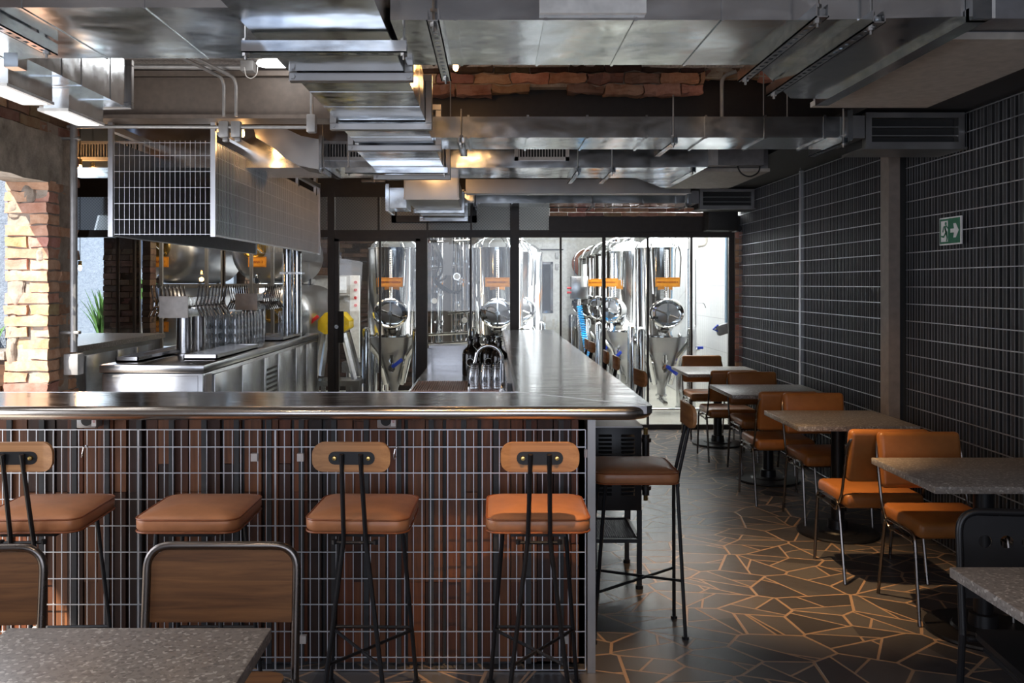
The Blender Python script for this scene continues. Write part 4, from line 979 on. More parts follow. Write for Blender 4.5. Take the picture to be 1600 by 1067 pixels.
# ================================================================ stools
def stool(back=True):
    t = thing('bar_stool', 'x', 'stool', (0, 0, 0), 'bar stools')
    def pad(z0, z1, sx, sy, r):
        mb = MB(); n = 9
        mb.rbox(-sx, sx, -sy, sy, z0, z1, r=r, seg=5, sel='z')
        return mb
    b_ = MB()
    # cushion: rounded square rings with a gentle crown
    def rr(sx, sy, r, z, k=6):
        out = []
        for cx, cy, a0 in ((sx-r, sy-r, 0), (-sx+r, sy-r, 90), (-sx+r, -sy+r, 180), (sx-r, -sy+r, 270)):
            for i in range(k+1):
                a = math.radians(a0+90*i/k); out.append(b_.bm.verts.new((cx+r*math.cos(a), cy+r*math.sin(a), z)))
        return out
    prof = [(.165, .715), (.183, .72), (.19, .735), (.19, .762), (.186, .768), (.165, .778), (.11, .788), (.04, .792)]
    rings = [rr(s_, s_, max(.05*s_/.19, .01), z) for s_, z in prof]
    for A, B in zip(rings, rings[1:]): b_.skinr(A, B)
    b_._f(rings[0][::-1]); b_._f(rings[-1]); seat = b_.build('seat', 'leather', t, smooth=60)
    b_ = MB()
    for z in (.767, .721):
        pts = []
        for cx, cy, a0 in ((.139, .139, 0), (-.139, .139, 90), (-.139, -.139, 180), (.139, -.139, 270)):
            for i in range(7):
                a = math.radians(a0+90*i/6); pts.append((cx+.05*math.cos(a), cy+.05*math.sin(a), z))
        b_.tube(pts, .0035, 6, closed=True)
    b_.build('piping', 'piping', seat)
    bx('seat_plate', 'black', t, -.10, .10, -.16, .16, .70, .715)
    rl = .0085
    for s_ in (-1, 1):
        b_ = MB(); b_.tube([(s_*.12, .14, .705), (s_*.175, .20, .008)], rl, 8); b_.cyl((s_*.175, .20, 0), (s_*.175, .20, .012), .016, seg=10); b_.build('leg', 'black', t)
        b_ = MB()
        if back: b_.tube(roundpath([(s_*.033, -.276, 1.022), (s_*.040, -.205, .70), (s_*.125, -.225, .008)], .03, 4), rl, 8)
        else: b_.tube([(s_*.12, -.14, .705), (s_*.14, -.225, .008)], rl, 8)
        b_.cyl((s_*(.125 if back else .14), -.225, 0), (s_*(.125 if back else .14), -.225, .012), .016, seg=10); b_.build('leg', 'black', t)
    fx, fy, rx, ry = .160, .183, .094 if back else .135, -.217
    b_ = MB(); b_.tube([(-fx, fy, .235), (fx, fy, .235)], .0065, 6); b_.tube([(-fx, fy, .225), (rx, ry, .255)], .0065, 6); b_.tube([(fx, fy, .225), (-rx, ry, .255)], .0065, 6)
    b_.build('footrest', 'black', t)
    if back:
        b_ = MB(); b_.tube([(-.075, -.20, .69), (.075, -.20, .69)], .006, 6); b_.cyl((-.075, -.20, .685), (-.075, -.20, .70), .01, seg=6); b_.cyl((.075, -.20, .685), (.075, -.20, .70), .01, seg=6); b_.build('crossbar', 'black', t)
        b_ = MB(); n = 14; hw, hh, r = .138, .052, .04
        out = []
        for cx, cz, a0 in ((hw-r, hh-r, 0), (-hw+r, hh-r, 90), (-hw+r, -hh+r, 180), (hw-r, -hh+r, 270)):
            for i in range(7):
                a = math.radians(a0+90*i/6); out.append((cx+r*math.cos(a), cz+r*math.sin(a)))
        def cv(x): return -.255 - .0*x - 1.0*x*x
        A = [b_.bm.verts.new((x, cv(x)+.0, 1.010+z)) for x, z in out]; B = [b_.bm.verts.new((x, cv(x)+.016, 1.010+z)) for x, z in out]
        b_.skinr(A, B)
        # triangulated caps that follow the curve
        for V, rev in ((A, 0), (B, 1)):
            k = len(V)//2
            vs = V
            i, j = 0, len(vs)-1
            order = []
            top = [v for v in vs if v.co.z > 1.010]; bot = [v for v in vs if v.co.z <= 1.010]
            top.sort(key=lambda v: v.co.x); bot.sort(key=lambda v: v.co.x)
            for q_ in range(len(top)-1): b_._f([top[q_], top[q_+1], bot[q_+1], bot[q_]])
        br = b_.build('backrest', 'ply', t, smooth=50)
        b_ = MB(); b_.rbox(-.082, .082, -.266, -.256, .984, 1.030, r=.022, seg=4, sel='y'); b_.build('back_plate', 'black', br)
        for s_ in (-1, 1):
            b_ = MB(); b_.lathe([(0, -.276), (.007, -.275), (.009, -.268), (.009, -.264)], (s_*.060, 0, 1.007), 'y', 10); b_.build('brass_bolt', 'brass', br)
    return t
s0 = stool(True); sb = stool(False)
st = [(-1.70, 3.31, .04, 'bar stool with plywood back cut by the left edge of the picture'), (-.49, 3.31, -.03, 'tan bar stool with plywood back standing at the middle of the bar front'),
      (.166, 3.31, .0, 'tan bar stool with brightly lit seat nearest the corner of the bar'), (.655, 4.07, PI/2+.0, 'dark seated bar stool standing sideways at the bar end beside the black cabinet'),
      (.70, 5.62, PI/2+.1, 'wooden stool back, nearest of those along the bar leg'), (.70, 6.75, PI/2, 'wooden stool back, second along the bar leg'), (.69, 7.27, PI/2, 'wooden stool back, third along the bar leg'),
      (.70, 8.4, PI/2+.1, 'wooden stool back, fourth along the bar leg'), (.70, 8.85, PI/2, 'wooden stool back, farthest along the bar leg')]
s0.location = (st[0][0], st[0][1], 0); s0.rotation_euler = (0, 0, st[0][2]); s0['label'] = st[0][3]
for x, y, a, lb in st[1:]: dup(s0, (x, y, 0), a, lb)
sb.location = (-1.115, 3.31, 0); sb['label'] = 'backless tan bar stool, second from the left at the bar front'

# ================================================================ tables
def table(x0, x1, y0, y1, lb, base=True, z=.75, th=.032):
    cx, cy = (x0+x1)/2, (y0+y1)/2
    t = thing('dining_table', lb, 'table', (cx, cy, 0), 'terrazzo tables')
    b_ = MB(); b_.rbox(x0, x1, y0, y1, z-th, z, r=.004, seg=2); b_.build('table_top', 'terrazzo', t)
    bx('support_plate', 'black', t, cx-.18, cx+.18, cy-.06, cy+.06, z-th-.012, z-th)
    b_ = MB(); b_.cyl((cx, cy, .03), (cx, cy, z-th-.01), .042, seg=24); b_.build('column', 'black', t)
    b_ = MB(); b_.lathe([(.25, 0), (.255, .008), (.25, .018), (.14, .024), (.13, .034), (.065, .036), (.06, .09), (.042, .095)], (cx, cy, 0), 'z', 40); b_.build('round_base', 'black', t)
    return t
table(1.89, 2.67, 8.37, 9.15, 'farthest grey table by the right wall next to the glass partition')
table(1.88, 2.67, 6.78, 7.50, 'second farthest grey table by the right wall')
table(1.87, 2.62, 5.29, 5.96, 'grey table by the right wall level with the wall post')
table(1.90, 2.67, 3.71, 4.34, 'grey speckled table near the right edge beside two orange chairs')
t5 = table(1.405, 2.1, 2.02, 2.66, 'nearest right table corner beside the black chair')
table(-1.225, -.56, 1.53, 2.19, 'speckled stone table filling the bottom left corner')
table(-1.96, -1.25, 1.52, 2.18, 'neighbouring stone table cut off at the lower left edge')

# ================================================================ leather chairs
def lchair():
    t = thing('dining_chair', 'x', 'chair', (0, 0, 0), 'tan leather dining chairs')
    b_ = MB(); b_.rbox(-.215, .215, -.20, .22, .405, .485, r=.028, seg=4); s_ = b_.build('seat', 'leather2', t, smooth=60)
    R_ = Matrix.Translation((0, .235, .70)) @ Matrix.Rotation(math.radians(-9), 4, 'X')
    b_ = MB(); b_.rbox(-.215, .215, -.03, .03, -.145, .145, r=.026, seg=4, M4=R_); b_.build('backrest', 'leather2', t, smooth=60)
    for s_ in (-1, 1):
        x = s_*.222
        b_ = MB(); b_.tube(roundpath([(x, -.215, .004), (x, -.165, .425), (x, .14, .425), (x, .225, .004)], .05, 5), .009, 8); b_.build('leg', 'pewter', t)
        b_ = MB(); b_.tube(roundpath([(x, -.16, .385), (x, .06, .385), (x, .10, .375), (x, .18, .47), (x, .245, .74), (x*.93, .27, .80), (x*.7, .272, .80)], .05, 4), .008, 8); b_.build('back_rod', 'pewter', t)
    b_ = MB(); b_.tube([(-.222, -.12, .395), (.222, -.12, .395)], .007, 6); b_.tube([(-.222, .12, .395), (.222, .12, .395)], .007, 6); b_.build('seat_rail', 'pewter', t)
    return t
c0 = lchair()                        # back is at +y, the sitter faces -y
ch = [(2.24, 4.30, 0, 'bright orange tan chair facing the camera across the table near the right edge'),
      (2.12, 4.88, PI, 'tan chair with its back to the camera, back to back with the brightest orange chair'),
      (2.29, 5.93, .0, 'orange chair with upright square back on the far side of the post level table'),
      (2.14, 6.51, PI, 'tan chair turned away between the second and third tables'),
      (2.30, 7.42, 0, 'brown chair facing the camera on the far side of the second farthest table'),
      (2.18, 8.05, PI, 'brown chair with its back to the camera at the farthest table'),
      (2.28, 9.18, 0, 'brown chair standing beside the glass partition behind the farthest table')]
c0.location = (ch[0][0], ch[0][1], 0); c0['label'] = ch[0][3]
for x, y, a, lb in ch[1:]: dup(c0, (x, y, 0), a, lb)

# ================================================================ wooden tube chairs (front left) and black chair (front right)
def tchair(mt, mp, name, cat, holes=False, lab='x'):
    t = thing(name, lab, cat, (0, 0, 0))
    hw = .225
    b_ = MB(); b_.tube(roundpath([(-hw, .215, .43), (-hw*1.0, .25, .84), (hw, .25, .84), (hw, .215, .43)], .075, 8), .0125, 12); b_.build('back_frame', mt, t, smooth=60)
    if not holes:
        b_ = MB(); r = .05; out = []
        x1, z0, z1 = hw-.013, .60, .826
        for cx, cz, a0 in ((x1-r, z1-r, 0), (-x1+r, z1-r, 90)):
            for i in range(7):
                a = math.radians(a0+90*i/6); out.append((cx+r*math.cos(a), cz+r*math.sin(a)))
        out += [(-x1, z0), (x1, z0)]
        Mx = Matrix.Translation((0, .235, .6)) @ Matrix.Rotation(math.radians(-4.8), 4, 'X') @ Matrix.Translation((0, 0, -.6))
        b_.prism(out, -.006, .006, 'xz', M4=Mx); b_.build('backrest', mp, t, smooth=0)
    else:
        b_ = MB(); Mx = Matrix.Translation((0, .235, .6)) @ Matrix.Rotation(math.radians(-4.8), 4, 'X')
        # perforated steel back: a grid of strips around a row of round holes
        xs = [-.14, -.07, 0, .07, .14]; hr = .022; zc = .14
        b_.box(-.212, .212, -.004, .004, -.05, zc-hr-.004, M4=Mx); b_.box(-.212, .212, -.004, .004, zc+hr+.004, .226, M4=Mx)
        edges = [-.212] + [x for c in xs for x in (c-hr-.004, c+hr+.004)] + [.212]
        for i in range(0, len(edges), 2): b_.box(edges[i], edges[i+1], -.004, .004, zc-hr-.004, zc+hr+.004, M4=Mx)
        for c in xs:
            n = 24; s_ = hr+.004
            A = []; B = []
            for k in range(n):
                a = 2*PI*k/n; ca, sa = math.cos(a), math.sin(a); m_ = s_/max(abs(ca), abs(sa))
                A.append([b_.bm.verts.new(Mx @ Vector((c+ca*hr, y, zc+sa*hr))) for y in (-.004, .004)]); B.append([b_.bm.verts.new(Mx @ Vector((c+ca*m_, y, zc+sa*m_))) for y in (-.004, .004)])
            for k in range(n):
                j = (k+1) % n
                for q_ in (0, 1): b_._f([A[k][q_], A[j][q_], B[j][q_], B[k][q_]])
                b_._f([A[k][0], A[j][0], A[j][1], A[k][1]])
        b_.build('backrest', mp, t, smooth=0)
    b_ = MB(); b_.rbox(-.205, .205, -.21, .205, .435, .455, r=.05, seg=5, sel='z'); b_.build('seat', mp, t)
    for s_ in (-1, 1):
        b_ = MB(); b_.tube(roundpath([(s_*.235, -.22, .012), (s_*.20, -.18, .425), (s_*.20, .10, .425)], .06, 6), .012, 10); b_.build('leg', mt, t)
        b_ = MB(); b_.tube([(s_*.225, .216, .45), (s_*.235, .24, .012)], .012, 10); b_.build('leg', mt, t)
    b_ = MB(); b_.tube([(-.20, -.12, .425), (.20, -.12, .425)], .010, 8); b_.tube([(-.22, .19, .425), (.22, .19, .425)], .010, 8); b_.build('seat_rail', mt, t)
    return t
w0 = tchair('pewter', 'oak', 'wooden_chair', 'chair', lab='wooden chair with steel tube frame behind the stone table, right one')
w0['group'] = 'wooden tube chairs'; w0.location = (-.838, 2.43, 0); w0.rotation_euler = (0, 0, 0)
w0.scale = (1.03, 1, .965)
w1 = dup(w0, (-1.60, 2.40, 0), .05, 'wooden chair with steel tube frame cut by the left edge', 'wooden tube chairs')
k0 = tchair('black', 'black', 'metal_chair', 'chair', True, 'black metal chair with a row of round holes at the lower right')
k0.location = (1.80, 2.70, 0); k0.rotation_euler = (0, 0, -.10)

# ================================================================ black louvred cabinet at the end of the bar
t = thing('louvred_cabinet', 'black louvred metal cabinet on tall legs under the bar end', 'cabinet', (.66, 4.8, 0))
bx('body', 'black', t, .53, .79, 4.58, 5.05, .42, .86, r=.004)
bx('top_plate', 'galv_dull', t, .525, .795, 4.575, 5.055, .86, .868)
for cx in (.595, .715):
    for z0 in (.50, .70):
        for k in range(6):
            b_ = MB(); z = z0+k*.022; b_.prism([(4.579, z), (4.568, z+.002), (4.579, z+.014)], cx-.035, cx+.035, 'yz'); b_.build('louvre', 'black', t, smooth=0)
for x in (.54, .78):
    for y in (4.60, 5.03):
        b_ = MB(); b_.box(x-.012, x+.012, y-.012, y+.012, 0.01, .42); b_.cyl((x, y, 0), (x, y, .02), .02, seg=10); b_.build('leg', 'black', t)
b_ = MB()
for a in ((.53, .79, 4.59, 4.61), (.53, .79, 5.02, 5.04), (.53, .55, 4.59, 5.04), (.77, .79, 4.59, 5.04)): b_.box(*a, .245, .265)
x = .55
while x < .77: b_.box(x, x+.003, 4.6, 5.03, .252, .256); x += .012
y = 4.61
while y < 5.03: b_.box(.54, .78, y, y+.003, .254, .258); y += .014
b_.build('mesh_shelf', 'black', t, smooth=0)
f = MB(); f.cyl((.835, 4.72, .47), (.835, 4.72, .80), .020, seg=14)
for z in (.50, .66, .76): f.cyl((.835, 4.72, z), (.835, 4.72, z+.02), .030, seg=14)
f.box(.79, .835, 4.71, 4.73, .60, .62); fo = f.build('side_filter', 'black', t)
f = MB(); f.cyl((.835, 4.72, .80), (.835, 4.72, .835), .012, seg=8); f.cyl((.835, 4.72, .44), (.835, 4.72, .47), .012, seg=8); f.build('brass_fitting', 'brass', fo)

# ================================================================ brewery
def sign(parent, txt, c, w_=.30, h=.115, size=.032, rot=0, name='name_sign', border=True):
    x, y, z = c
    s_ = bx(name, 'orange', parent, x-w_/2, x+w_/2, y-.004, y, z-h/2, z+h/2, smooth=0)
    text('lettering', txt, size, (x, y-.0055, z), (PI/2, 0, 0), 'red', s_)
    b_ = MB(); m_ = .008
    for a in ((x-w_/2+m_, x+w_/2-m_, z-h/2+m_, z-h/2+m_+.002), (x-w_/2+m_, x+w_/2-m_, z+h/2-m_-.002, z+h/2-m_), (x-w_/2+m_, x-w_/2+m_+.002, z-h/2+m_, z+h/2-m_), (x+w_/2-m_-.002, x+w_/2-m_, z-h/2+m_, z+h/2-m_)): b_.box(a[0], a[1], y-.0055, y-.004, a[2], a[3])
    b_.build('border_line', 'red', s_, smooth=0)
def fermenter(x, y, lb, txt=None, r=.33, zc=.99, zt=2.06, man=0.0, rot=0, mside=1):
    t = thing('fermenter', lb, 'tank', (0, 0, 0), 'conical fermenters')
    b_ = MB(); b_.lathe([(r+.004, zc-.03), (r+.006, zc), (r, zc+.006), (r, zt), (r+.008, zt+.004), (r+.008, zt+.02), (r, zt+.024), (r*.93, zt+.06), (r*.7, zt+.125), (r*.3, zt+.17), (.06, zt+.18), (.06, zt+.25), (.075, zt+.255), (.075, zt+.27), (0, zt+.275)], seg=48); b_.build('vessel', 'tank', t, smooth=50)
    b_ = MB(); b_.lathe([(.05, .20), (.05, .30), (.055, .31), (r+.003, zc-.03)], seg=40); b_.build('cone', 'mattank', t, smooth=50)
    for a in (45, 135, 225, 315):
        ca, sa = math.cos(math.radians(a)), math.sin(math.radians(a)); px_, py_ = ca*(r+.11), sa*(r+.11)
        b_ = MB(); b_.lathe([(.055, 0.02), (.055, zc+.04), (.045, zc+.08), (.02, zc+.10), (0, zc+.102)], (px_, py_, 0), 'z', 20)
        b_.tube([(ca*(r+.1), sa*(r+.1), zc-.08), (ca*(r*.75), sa*(r*.75), zc-.28), (ca*.14, sa*.14, .36)], .035, 10); b_.cyl((px_, py_, 0), (px_, py_, .02), .07, seg=16); b_.build('leg', 'tank', t)
    # manway at the front (towards -y)
    mw = MB(); mw.lathe([(.185, -r-.075), (.20, -r-.085), (.218, -r-.075), (.218, -r-.045), (.19, -r-.04), (.19, -r+.10)], (0, 0, 1.265), 'y', 32, 1, .84); mo = mw.build('manway', 'chrome', t)
    mw = MB(); mw.lathe([(0, -r-.095), (.10, -r-.088), (.185, -r-.062), (.19, -r-.05)], (0, 0, 1.265), 'y', 32, 1, .84); mw.build('manway_lid', 'mattank', mo)
    mw = MB(); mw.tube([(-.13*mside, -r-.11, 1.31 if mside > 0 else 1.20), (.15*mside, -r-.11, 1.20 if mside > 0 else 1.31)], .012, 8); mw.cyl((0, -r-.13, 1.265), (0, -r-.08, 1.265), .028, seg=12); mw.box(-.008, .008, -r-.10, -r-.09, 1.10, 1.43); mw.build('crossbar', 'chrome', mo)
    mw = MB()
    for s_ in (-1, 1): mw.lathe([(0, -.02), (.018, -.012), (.018, .012), (0, .02)], (-.14*s_*mside, -r-.115, 1.265+.05*s_), 'x', 10)
    mw.build('grip', 'rubber', mo)
    # bottom valves
    v = MB(); v.tube([(0, -.10, .62), (0, -.25, .62), (0, -.26, .52)], .022, 10); v.lathe([(0, -.30), (.045, -.298), (.045, -.27), (.03, -.26), (.03, -.2)], (0, 0, .58), 'y', 16); v.cyl((0, -.26, .64), (0, -.26, .74), .026, seg=10); v.cyl((0, -.26, .66), (0, -.26, .68), .036, seg=10); vo_ = v.build('valve', 'chrome', t)
    v = MB(); Mx = Matrix.Translation((.02, -.33, .60)) @ Matrix.Rotation(math.radians(-38 if mside > 0 else 40), 4, 'Y'); v.rbox(-.012, .15, -.012, .012, -.022, .022, r=.008, M4=Mx); v.build('blue_handle', 'blue', vo_)
    v = MB(); v.tube(roundpath([(0, 0, .25), (0, 0, .14), (0, -.28, .14)], .08), .030, 12); v.cyl((0, 0, .20), (0, 0, .22), .07, seg=16); v.build('outlet_pipe', 'chrome', t)
    # side pipe from the dome, gauge and corrugated tube
    v = MB(); v.tube(roundpath([(.05, -.05, zt+.2), (-.10, -.20, zt+.22), (-.20, -r-.03, zt+.08), (-.17, -r-.04, 1.5)], .12, 6), .010, 8); v.tube(roundpath([(.04, -.1, zt+.2), (.10, -.25, zt+.16), (.18, -r-.03, zt-.04), (.16, -r-.02, 1.6)], .12, 6), .009, 8); v.build('thin_pipe', 'chrome', t)
    v = MB()
    z = 1.36
    while z < zt-.02: v.lathe([(.019, z), (.024, z+.011), (.019, z+.022)], (0, -r-.035, 0), 'z', 10); z += .022
    v.build('spiral_tube', 'chrome', t)
    if txt: sign(t, txt, (0, -r-.075, 1.645))
    t.location = (x, y, 0); t.rotation_euler = (0, 0, rot)
    return t
fermenter(X(616, 11), 11.0, 'conical fermenter behind the glass door, sign 6', 'FERMENTADOR 6')
fermenter(X(777, 11), 11.0, 'conical fermenter behind the middle pane, sign 5', 'FERMENTADOR 5', mside=-1)
fermenter(X(1033, 11), 11.0, 'conical fermenter nearest the tiled wall, sign 4', 'FERMENTADOR 4', mside=-1)
f1 = fermenter(1.93, 12.15, 'fermenter directly behind the one nearest the tiled wall', 'FERMENTADOR 3', rot=-.9)
f1['label'] = 'first fermenter of the receding row left of sign 4'
for y, lb in ((13.3, 'second'), (14.4, 'third'), (15.5, 'last')): dup(f1, (1.93-.02*(y-12), y, 0), -.9, lb+' fermenter of the receding row left of sign 4')
fb = fermenter(X(812, 12.6), 12.6, 'bright topped fermenter partly behind the heavy mullion', None)
# kegs of light signs? small wall kit
t = thing('round_wall_sign', 'round dark red wooden sign on the brewery back wall', 'sign', (X(914, 16.4), 16.4, Z(430, 16.4)))
b_ = MB(); b_.lathe([(0, 16.40), (.26, 16.40), (.27, 16.42), (.27, 16.46)], (X(916, 16.4), 0, Z(412, 16.4)), 'y', 36); b_.build('disc', 'piping', t)
b_ = MB(); b_.lathe([(0, 16.385), (.13, 16.385), (.13, 16.40)], (X(916, 16.4), 0, Z(412, 16.4)), 'y', 24); b_.build('centre', 'grille', t)
t = thing('control_box', 'stainless control box on a post with red buttons in the brewery', 'box', (X(905, 12.3), 12.3, 0))
bx('case', 'steel', t, X(892, 12.3), X(918, 12.3), 12.2, 12.4, Z(467, 12.3), Z(432, 12.3), r=.006)
b_ = MB(); b_.cyl((X(905, 12.3), 12.3, 0), (X(905, 12.3), 12.3, Z(467, 12.3)), .025, seg=12); b_.build('post', 'steel', t)
for py in (450, 457):
    b_ = MB(); b_.cyl((X(886, 12.3), 12.3, Z(py, 12.3)), (X(892, 12.3), 12.3, Z(py, 12.3)), .016, seg=10); b_.build('button', 'redbtn', t)
b_ = MB(); b_.cyl((X(912, 12.25), 12.1, Z(448, 12.25)), (X(912, 12.25), 12.1, Z(413, 12.25)), .030, seg=14); b_.build('filter_cylinder', 'white', t)
b_ = MB(); pts = []
for i in range(260):
    f = i/259; a = f*2*PI*22; pts.append((X(905+f*14, 12.0)+.035*math.cos(a), 12.0+.035*math.sin(a), Z(478+f*80, 12.0)))
b_.tube(pts, .009, 5); b_.build('coil_hose', 'cyan', t)
bx_ = MB(); bx_.box(X(888, 16.4), X(955, 16.4), 16.40, 16.46, 0, Z(493, 16.4)); tag(bx_.build('kick_plate', 'galv_dull'), 'chequered metal sheet low on the brewery back wall', 'sheet')
# pipe work between the two middle fermenters
t = thing('pipe_manifold', 'tangle of polished pipes and gauges between the two middle fermenters', 'pipes', (X(700, 11.3), 11.3, 0))
random.seed(11)
for i, px in enumerate((676, 683, 689, 709, 716, 722, 729, 733)):
    b_ = MB(); y = 11.0+.12*(i % 3); x = X(px, y)
    b_.cyl((x, y, .3), (x, y, 2.3), random.choice((.014, .02, .026)), seg=10)
    for k in range(3):
        z = random.uniform(.9, 2.1); b_.cyl((x, y, z), (x, y, z+.025), .036, seg=12)
    b_.build('upright_pipe', 'chrome', t)
for z, a, c in ((2.15, 672, 735), (1.82, 674, 712), (.98, 670, 738), (.86, 670, 738), (1.25, 700, 735)):
    b_ = MB(); b_.cyl((X(a, 11), 10.95, z), (X(c, 11), 10.95, z+.03), .018, seg=10); b_.build('cross_pipe', 'chrome', t)
for px, py in ((679, 470), (714, 432), (726, 500)):
    g_ = MB(); g_.cyl((X(px, 10.9), 10.86, Z(py, 10.9)), (X(px, 10.9), 10.90, Z(py, 10.9)), .045, seg=18); go = g_.build('gauge', 'chrome', t)
    g_ = MB(); g_.cyl((X(px, 10.9), 10.855, Z(py, 10.9)), (X(px, 10.9), 10.862, Z(py, 10.9)), .036, seg=18); g_.build('dial', 'white', go)
for k in range(3):
    b_ = MB(); b_.tube(roundpath([(X(672+k*4, 10.9), 10.9, 2.2), (X(690+k*5, 10.9), 10.85, 1.9-.1*k), (X(676+k*3, 10.9), 10.85, 1.65), (X(700+k*6, 10.9), 10.9, 1.5), (X(722, 10.9), 10.9, 1.55)], .15, 6), .013, 8); b_.build('black_hose', 'rubber', t)
bx('cable_tray', 'unit', t, X(693, 10.8), X(707, 10.8), 10.7, 10.8, Z(430, 10.8), 2.9)
# pipe on tiled wall
t = thing('wall_pipe', 'thin steel riser with blue valve on the tiled brewery wall', 'pipe', (X(1090, 10.9), 10.9, 0))
b_ = MB(); b_.cyl((X(1087, 10.9), 10.9, Z(560, 10.9)), (X(1087, 10.9), 10.9, Z(405, 10.9)), .012, seg=10); b_.cyl((X(1079, 10.9), 11.0, .4), (X(1079, 10.9), 11.0, 2.6), .02, seg=10)
b_.tube(roundpath([(X(1087, 10.9), 10.9, Z(473, 10.9)), (X(1100, 10.9), 10.9, Z(473, 10.9)), (X(1103, 10.9), 10.9, Z(481, 10.9))], .03), .008, 8); b_.cyl((X(1083, 10.9), 10.9, Z(546, 10.9)), (X(1093, 10.9), 10.9, Z(546, 10.9)), .02, seg=10); b_.build('riser', 'chrome', t)
bx('blue_handle', 'blue', t, X(1089, 10.9), X(1098, 10.9), 10.86, 10.89, Z(545, 10.9), Z(541, 10.9), r=.006)
t = thing('drain_elbow', 'beige pipe elbow high on the tiled wall', 'pipe', (X(1100, 11), 11.0, 2.2))
b_ = MB(); b_.tube(roundpath([(X(1103, 11), 11.0, 2.5), (X(1103, 11), 11.0, Z(382, 11)), (X(1090, 11), 11.0, Z(384, 11))], .09, 6), .028, 14); b_.build('elbow', 'beige', t)
t = thing('wall_phone', 'grey box with blue cable on the brewery wall beside the brick jamb', 'device', (X(1134, 9.9), 10.0, Z(524, 9.9)))
Mx = Matrix.Translation((X(1132, 9.95), 9.98, Z(514, 9.95))) @ Matrix.Rotation(math.radians(-18), 4, 'Y')
b_ = MB(); b_.rbox(-.085, .10, -.05, .05, -.06, .06, r=.015, M4=Mx); b_.build('case', 'unit', t)
b_ = MB(); b_.tube([(X(1124, 9.9), 9.95, Z(518, 9.9)), (X(1116, 9.9), 9.95, Z(515, 9.9)), (X(1124, 9.9), 9.95, Z(508, 9.9))], .012, 8); b_.build('blue_cable', 'blue', t)
# floor rail in the brewery
t = thing('floor_rail', 'low stainless foot rail on the brewery floor', 'rail', (X(1060, 10.2), 10.2, 0))
b_ = MB(); b_.cyl((.5, 10.2, .14), (2.75, 10.2, .14), .022, seg=12); b_.build('rail', 'chrome', t)
for x in (.9, 1.6, 2.35):
    b_ = MB(); b_.cyl((x, 10.2, 0), (x, 10.2, .14), .014, seg=8); b_.cyl((x, 10.2, 0), (x, 10.2, .01), .05, seg=12); b_.build('rail_foot', 'chrome', t)
# grain mill on its A-frame
t = thing('grain_mill', 'yellow hexagonal machine on a wheeled A frame behind the glass', 'machine', (X(525, 10.6), 10.6, 0))
Ym = 10.6
b_ = MB(); pts = [(501, 500), (512, 488), (538, 488), (549, 500), (549, 512), (538, 519), (512, 521), (501, 514)]
b_.prism([(X(a, Ym), Z(c, Ym)) for a, c in pts], Ym-.18, Ym+.18, 'xz'); b_.build('hopper', 'yellow', t, smooth=0)
for a, c in (((507, 520), (497, 590)), ((540, 520), (558, 590))):
    for y in (Ym-.2, Ym+.2):
        b_ = MB(); b_.tube([(X(a[0], Ym), y*1.0+(.05 if y < Ym else -.05), Z(a[1], Ym)), (X(c[0], Ym), y, Z(c[1], Ym))], .035, 4); b_.build('leg', 'steel', t, smooth=0)
bx('base_frame', 'steel', t, X(496, Ym), X(566, Ym), Ym-.22, Ym+.22, Z(600, Ym), Z(592, Ym))
for px in (500, 549, 560):
    for y in (Ym-.2, Ym+.2):
        b_ = MB(); b_.cyl((X(px, Ym)-.02, y, .06), (X(px, Ym)+.02, y, .06), .06, seg=16); b_.box(X(px, Ym)-.03, X(px, Ym)+.03, y-.015, y+.015, .06, Z(600, Ym)); b_.build('caster', 'steel', t)
b_ = MB(); Mx = Matrix.Translation((X(494, Ym), Ym-.2, Z(500, Ym))) @ Matrix.Rotation(math.radians(-40), 4, 'Y'); b_.rbox(-.09, .09, -.02, .02, -.02, .02, r=.008, M4=Mx); b_.build('red_lever', 'redbtn', t)
t = thing('floor_scale', 'steel platform with ribbed top on short feet behind the mill', 'platform', (X(570, 11.6), 11.6, 0))
bx('platform', 'steel', t, X(540, 11.6), X(612, 11.6), 11.3, 12.0, .46, .60); 
for x in (X(548, 11.6), X(600, 11.6)):
    for y in (11.4, 11.9):
        b_ = MB(); b_.cyl((x, y, 0), (x, y, .46), .025, seg=10); b_.build('foot', 'chrome', t)
t = thing('button_panel', 'tall white switch panel with red buttons left of the door fermenter', 'panel', (X(555, 12.6), 12.6, 0))
bx('panel', 'white', t, X(547, 12.5), X(561, 12.5), 12.5, 12.6, 0, Z(430, 12.5))
for k in range(4):
    b_ = MB(); zz = Z(441+k*12, 12.5); b_.cyl((X(556, 12.5), 12.46, zz), (X(556, 12.5), 12.5, zz), .022, seg=10); b_.build('button', 'redbtn', t)
t = thing('wall_shelf', 'cream wall cupboard and shelf with white things at the left of the brewery', 'shelf', (X(510, 12.8), 12.9, 0))
bx('back_board', 'beige', t, X(470, 12.9), X(545, 12.9), 13.08, 13.16, Z(512, 12.9), Z(430, 12.9))
bx('shelf_board', 'grille', t, X(480, 12.9), X(545, 12.9), 12.85, 13.08, Z(462, 12.9), Z(460, 12.9)); bx('dark_cupboard', 'darkwood', t, X(480, 12.9), X(520, 12.9), 12.95, 13.08, Z(430, 12.9), Z(418, 12.9))
bx('sheet', 'white', t, X(518, 12.9), X(538, 12.9), 13.065, 13.08, Z(458, 12.9), Z(432, 12.9))

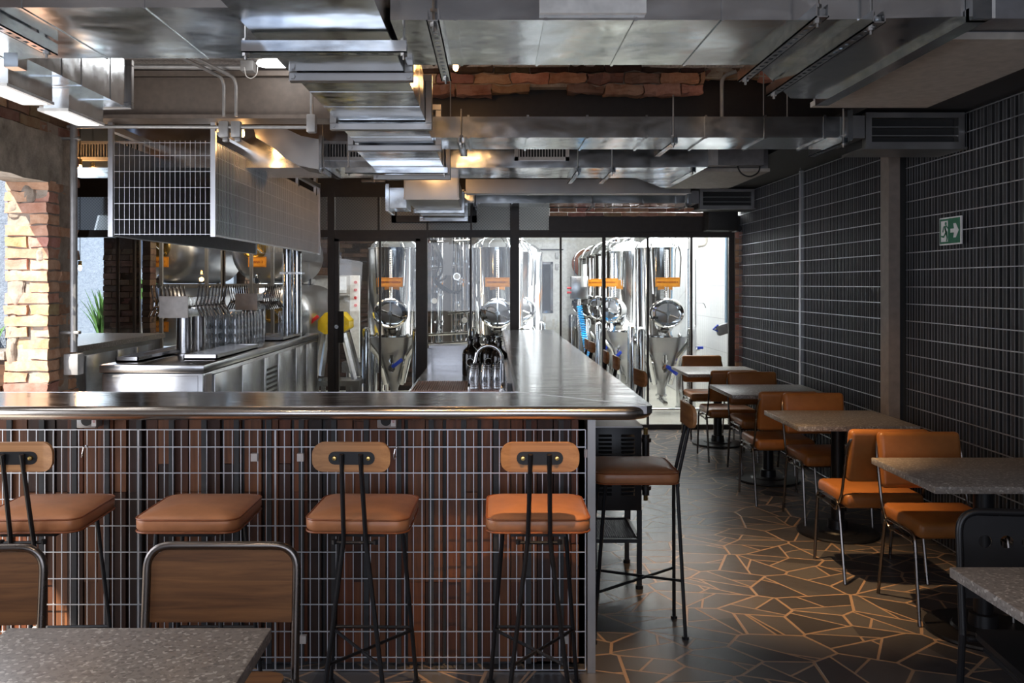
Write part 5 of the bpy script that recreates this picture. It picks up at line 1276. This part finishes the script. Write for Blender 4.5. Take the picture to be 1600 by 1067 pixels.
# ---------------------------------------------------------------- horizontal tanks in the left cellar
def htank(x, z, lb, txt, r=.37, sgn=None):
    t = thing('horizontal_tank', lb, 'tank', (x, 10.8, z-r), 'horizontal tanks')
    b_ = MB(); b_.lathe([(0, 10.20), (r*.45, 10.215), (r*.8, 10.26), (r*.96, 10.33), (r, 10.42), (r, 12.2), (r*.9, 12.3), (0, 12.42)], (x, 0, z), 'y', 48); b_.build('vessel', 'mattank', t, smooth=50)
    zz = z+.0; b_ = MB(); b_.lathe([(.105, 10.19), (.12, 10.16), (.145, 10.16), (.15, 10.19), (.15, 10.24)], (x-.05, 0, z+.06), 'y', 32); mo = b_.build('hatch_ring', 'brass', t)
    b_ = MB(); b_.lathe([(0, 10.215), (.105, 10.205)], (x-.05, 0, z+.06), 'y', 24); b_.build('hatch_lid', 'rubber', mo)
    b_ = MB(); b_.tube([(x-.10, 10.13, z+.12), (x+.06, 10.12, z-.02)], .008, 6); b_.cyl((x-.05, 10.12, z+.06), (x-.05, 10.2, z+.06), .02, seg=10); b_.build('hatch_arm', 'chrome', mo)
    b_ = MB(); b_.tube(roundpath([(x, 10.22, z-.26), (x, 10.10, z-.27), (x, 10.08, z-.40)], .04), .016, 8); b_.cyl((x, 10.07, z-.34), (x, 10.13, z-.34), .035, seg=14); b_.build('drain_valve', 'chrome', t)
    if txt: sign(t, txt, (x, 10.13, z-.12), .21, .12, .040)
    return t
htank(X(258, 10.3), 2.0, 'upper left horizontal tank, sign 1', 'TANK 1'); htank(X(408, 10.3), 2.0, 'upper right horizontal tank, sign 2', 'TANK 2')
htank(X(258, 10.3), 1.24, 'lower left horizontal tank, sign 3', 'TANK 3'); htank(X(438, 10.3), 1.24, 'lower right horizontal tank without a visible sign', None)
t = thing('tank_rack', 'grey steel rack carrying the horizontal tanks', 'rack', (-3.2, 10.8, 0))
for px in (216, 251, 322, 347, 392, 425):
    for y in (10.02, 12.1): bx('upright', 'unit', t, X(px, 10.02)-.018, X(px, 10.02)+.018, y, y+.04, 0, 2.5, smooth=0)
for z in (.84, 1.60):
    for y in (10.04, 12.1): bx('beam', 'unit', t, X(212, 10), X(430, 10), y, y+.05, z-.025, z+.025, smooth=0)
# bright window at the back of the cellar
b_ = MB()
Yw = 13.15
for a in ((406, 409, 400, 486), (443, 446, 400, 486), (406, 446, 400, 404), (406, 446, 482, 486)): b_.box(X(a[0], Yw), X(a[1], Yw), Yw-.04, Yw+.03, Z(a[3], Yw), Z(a[2], Yw))
w2 = struct('window_2', b_, 'white', smooth=0)
M['daylit'] = emit('daylit_obscured_glass', (.86, .92, 1), 1.3)
bx('lit_glass', 'daylit', w2, X(409, Yw), X(443, Yw), Yw, Yw+.01, Z(482, Yw), Z(404, Yw), smooth=0)
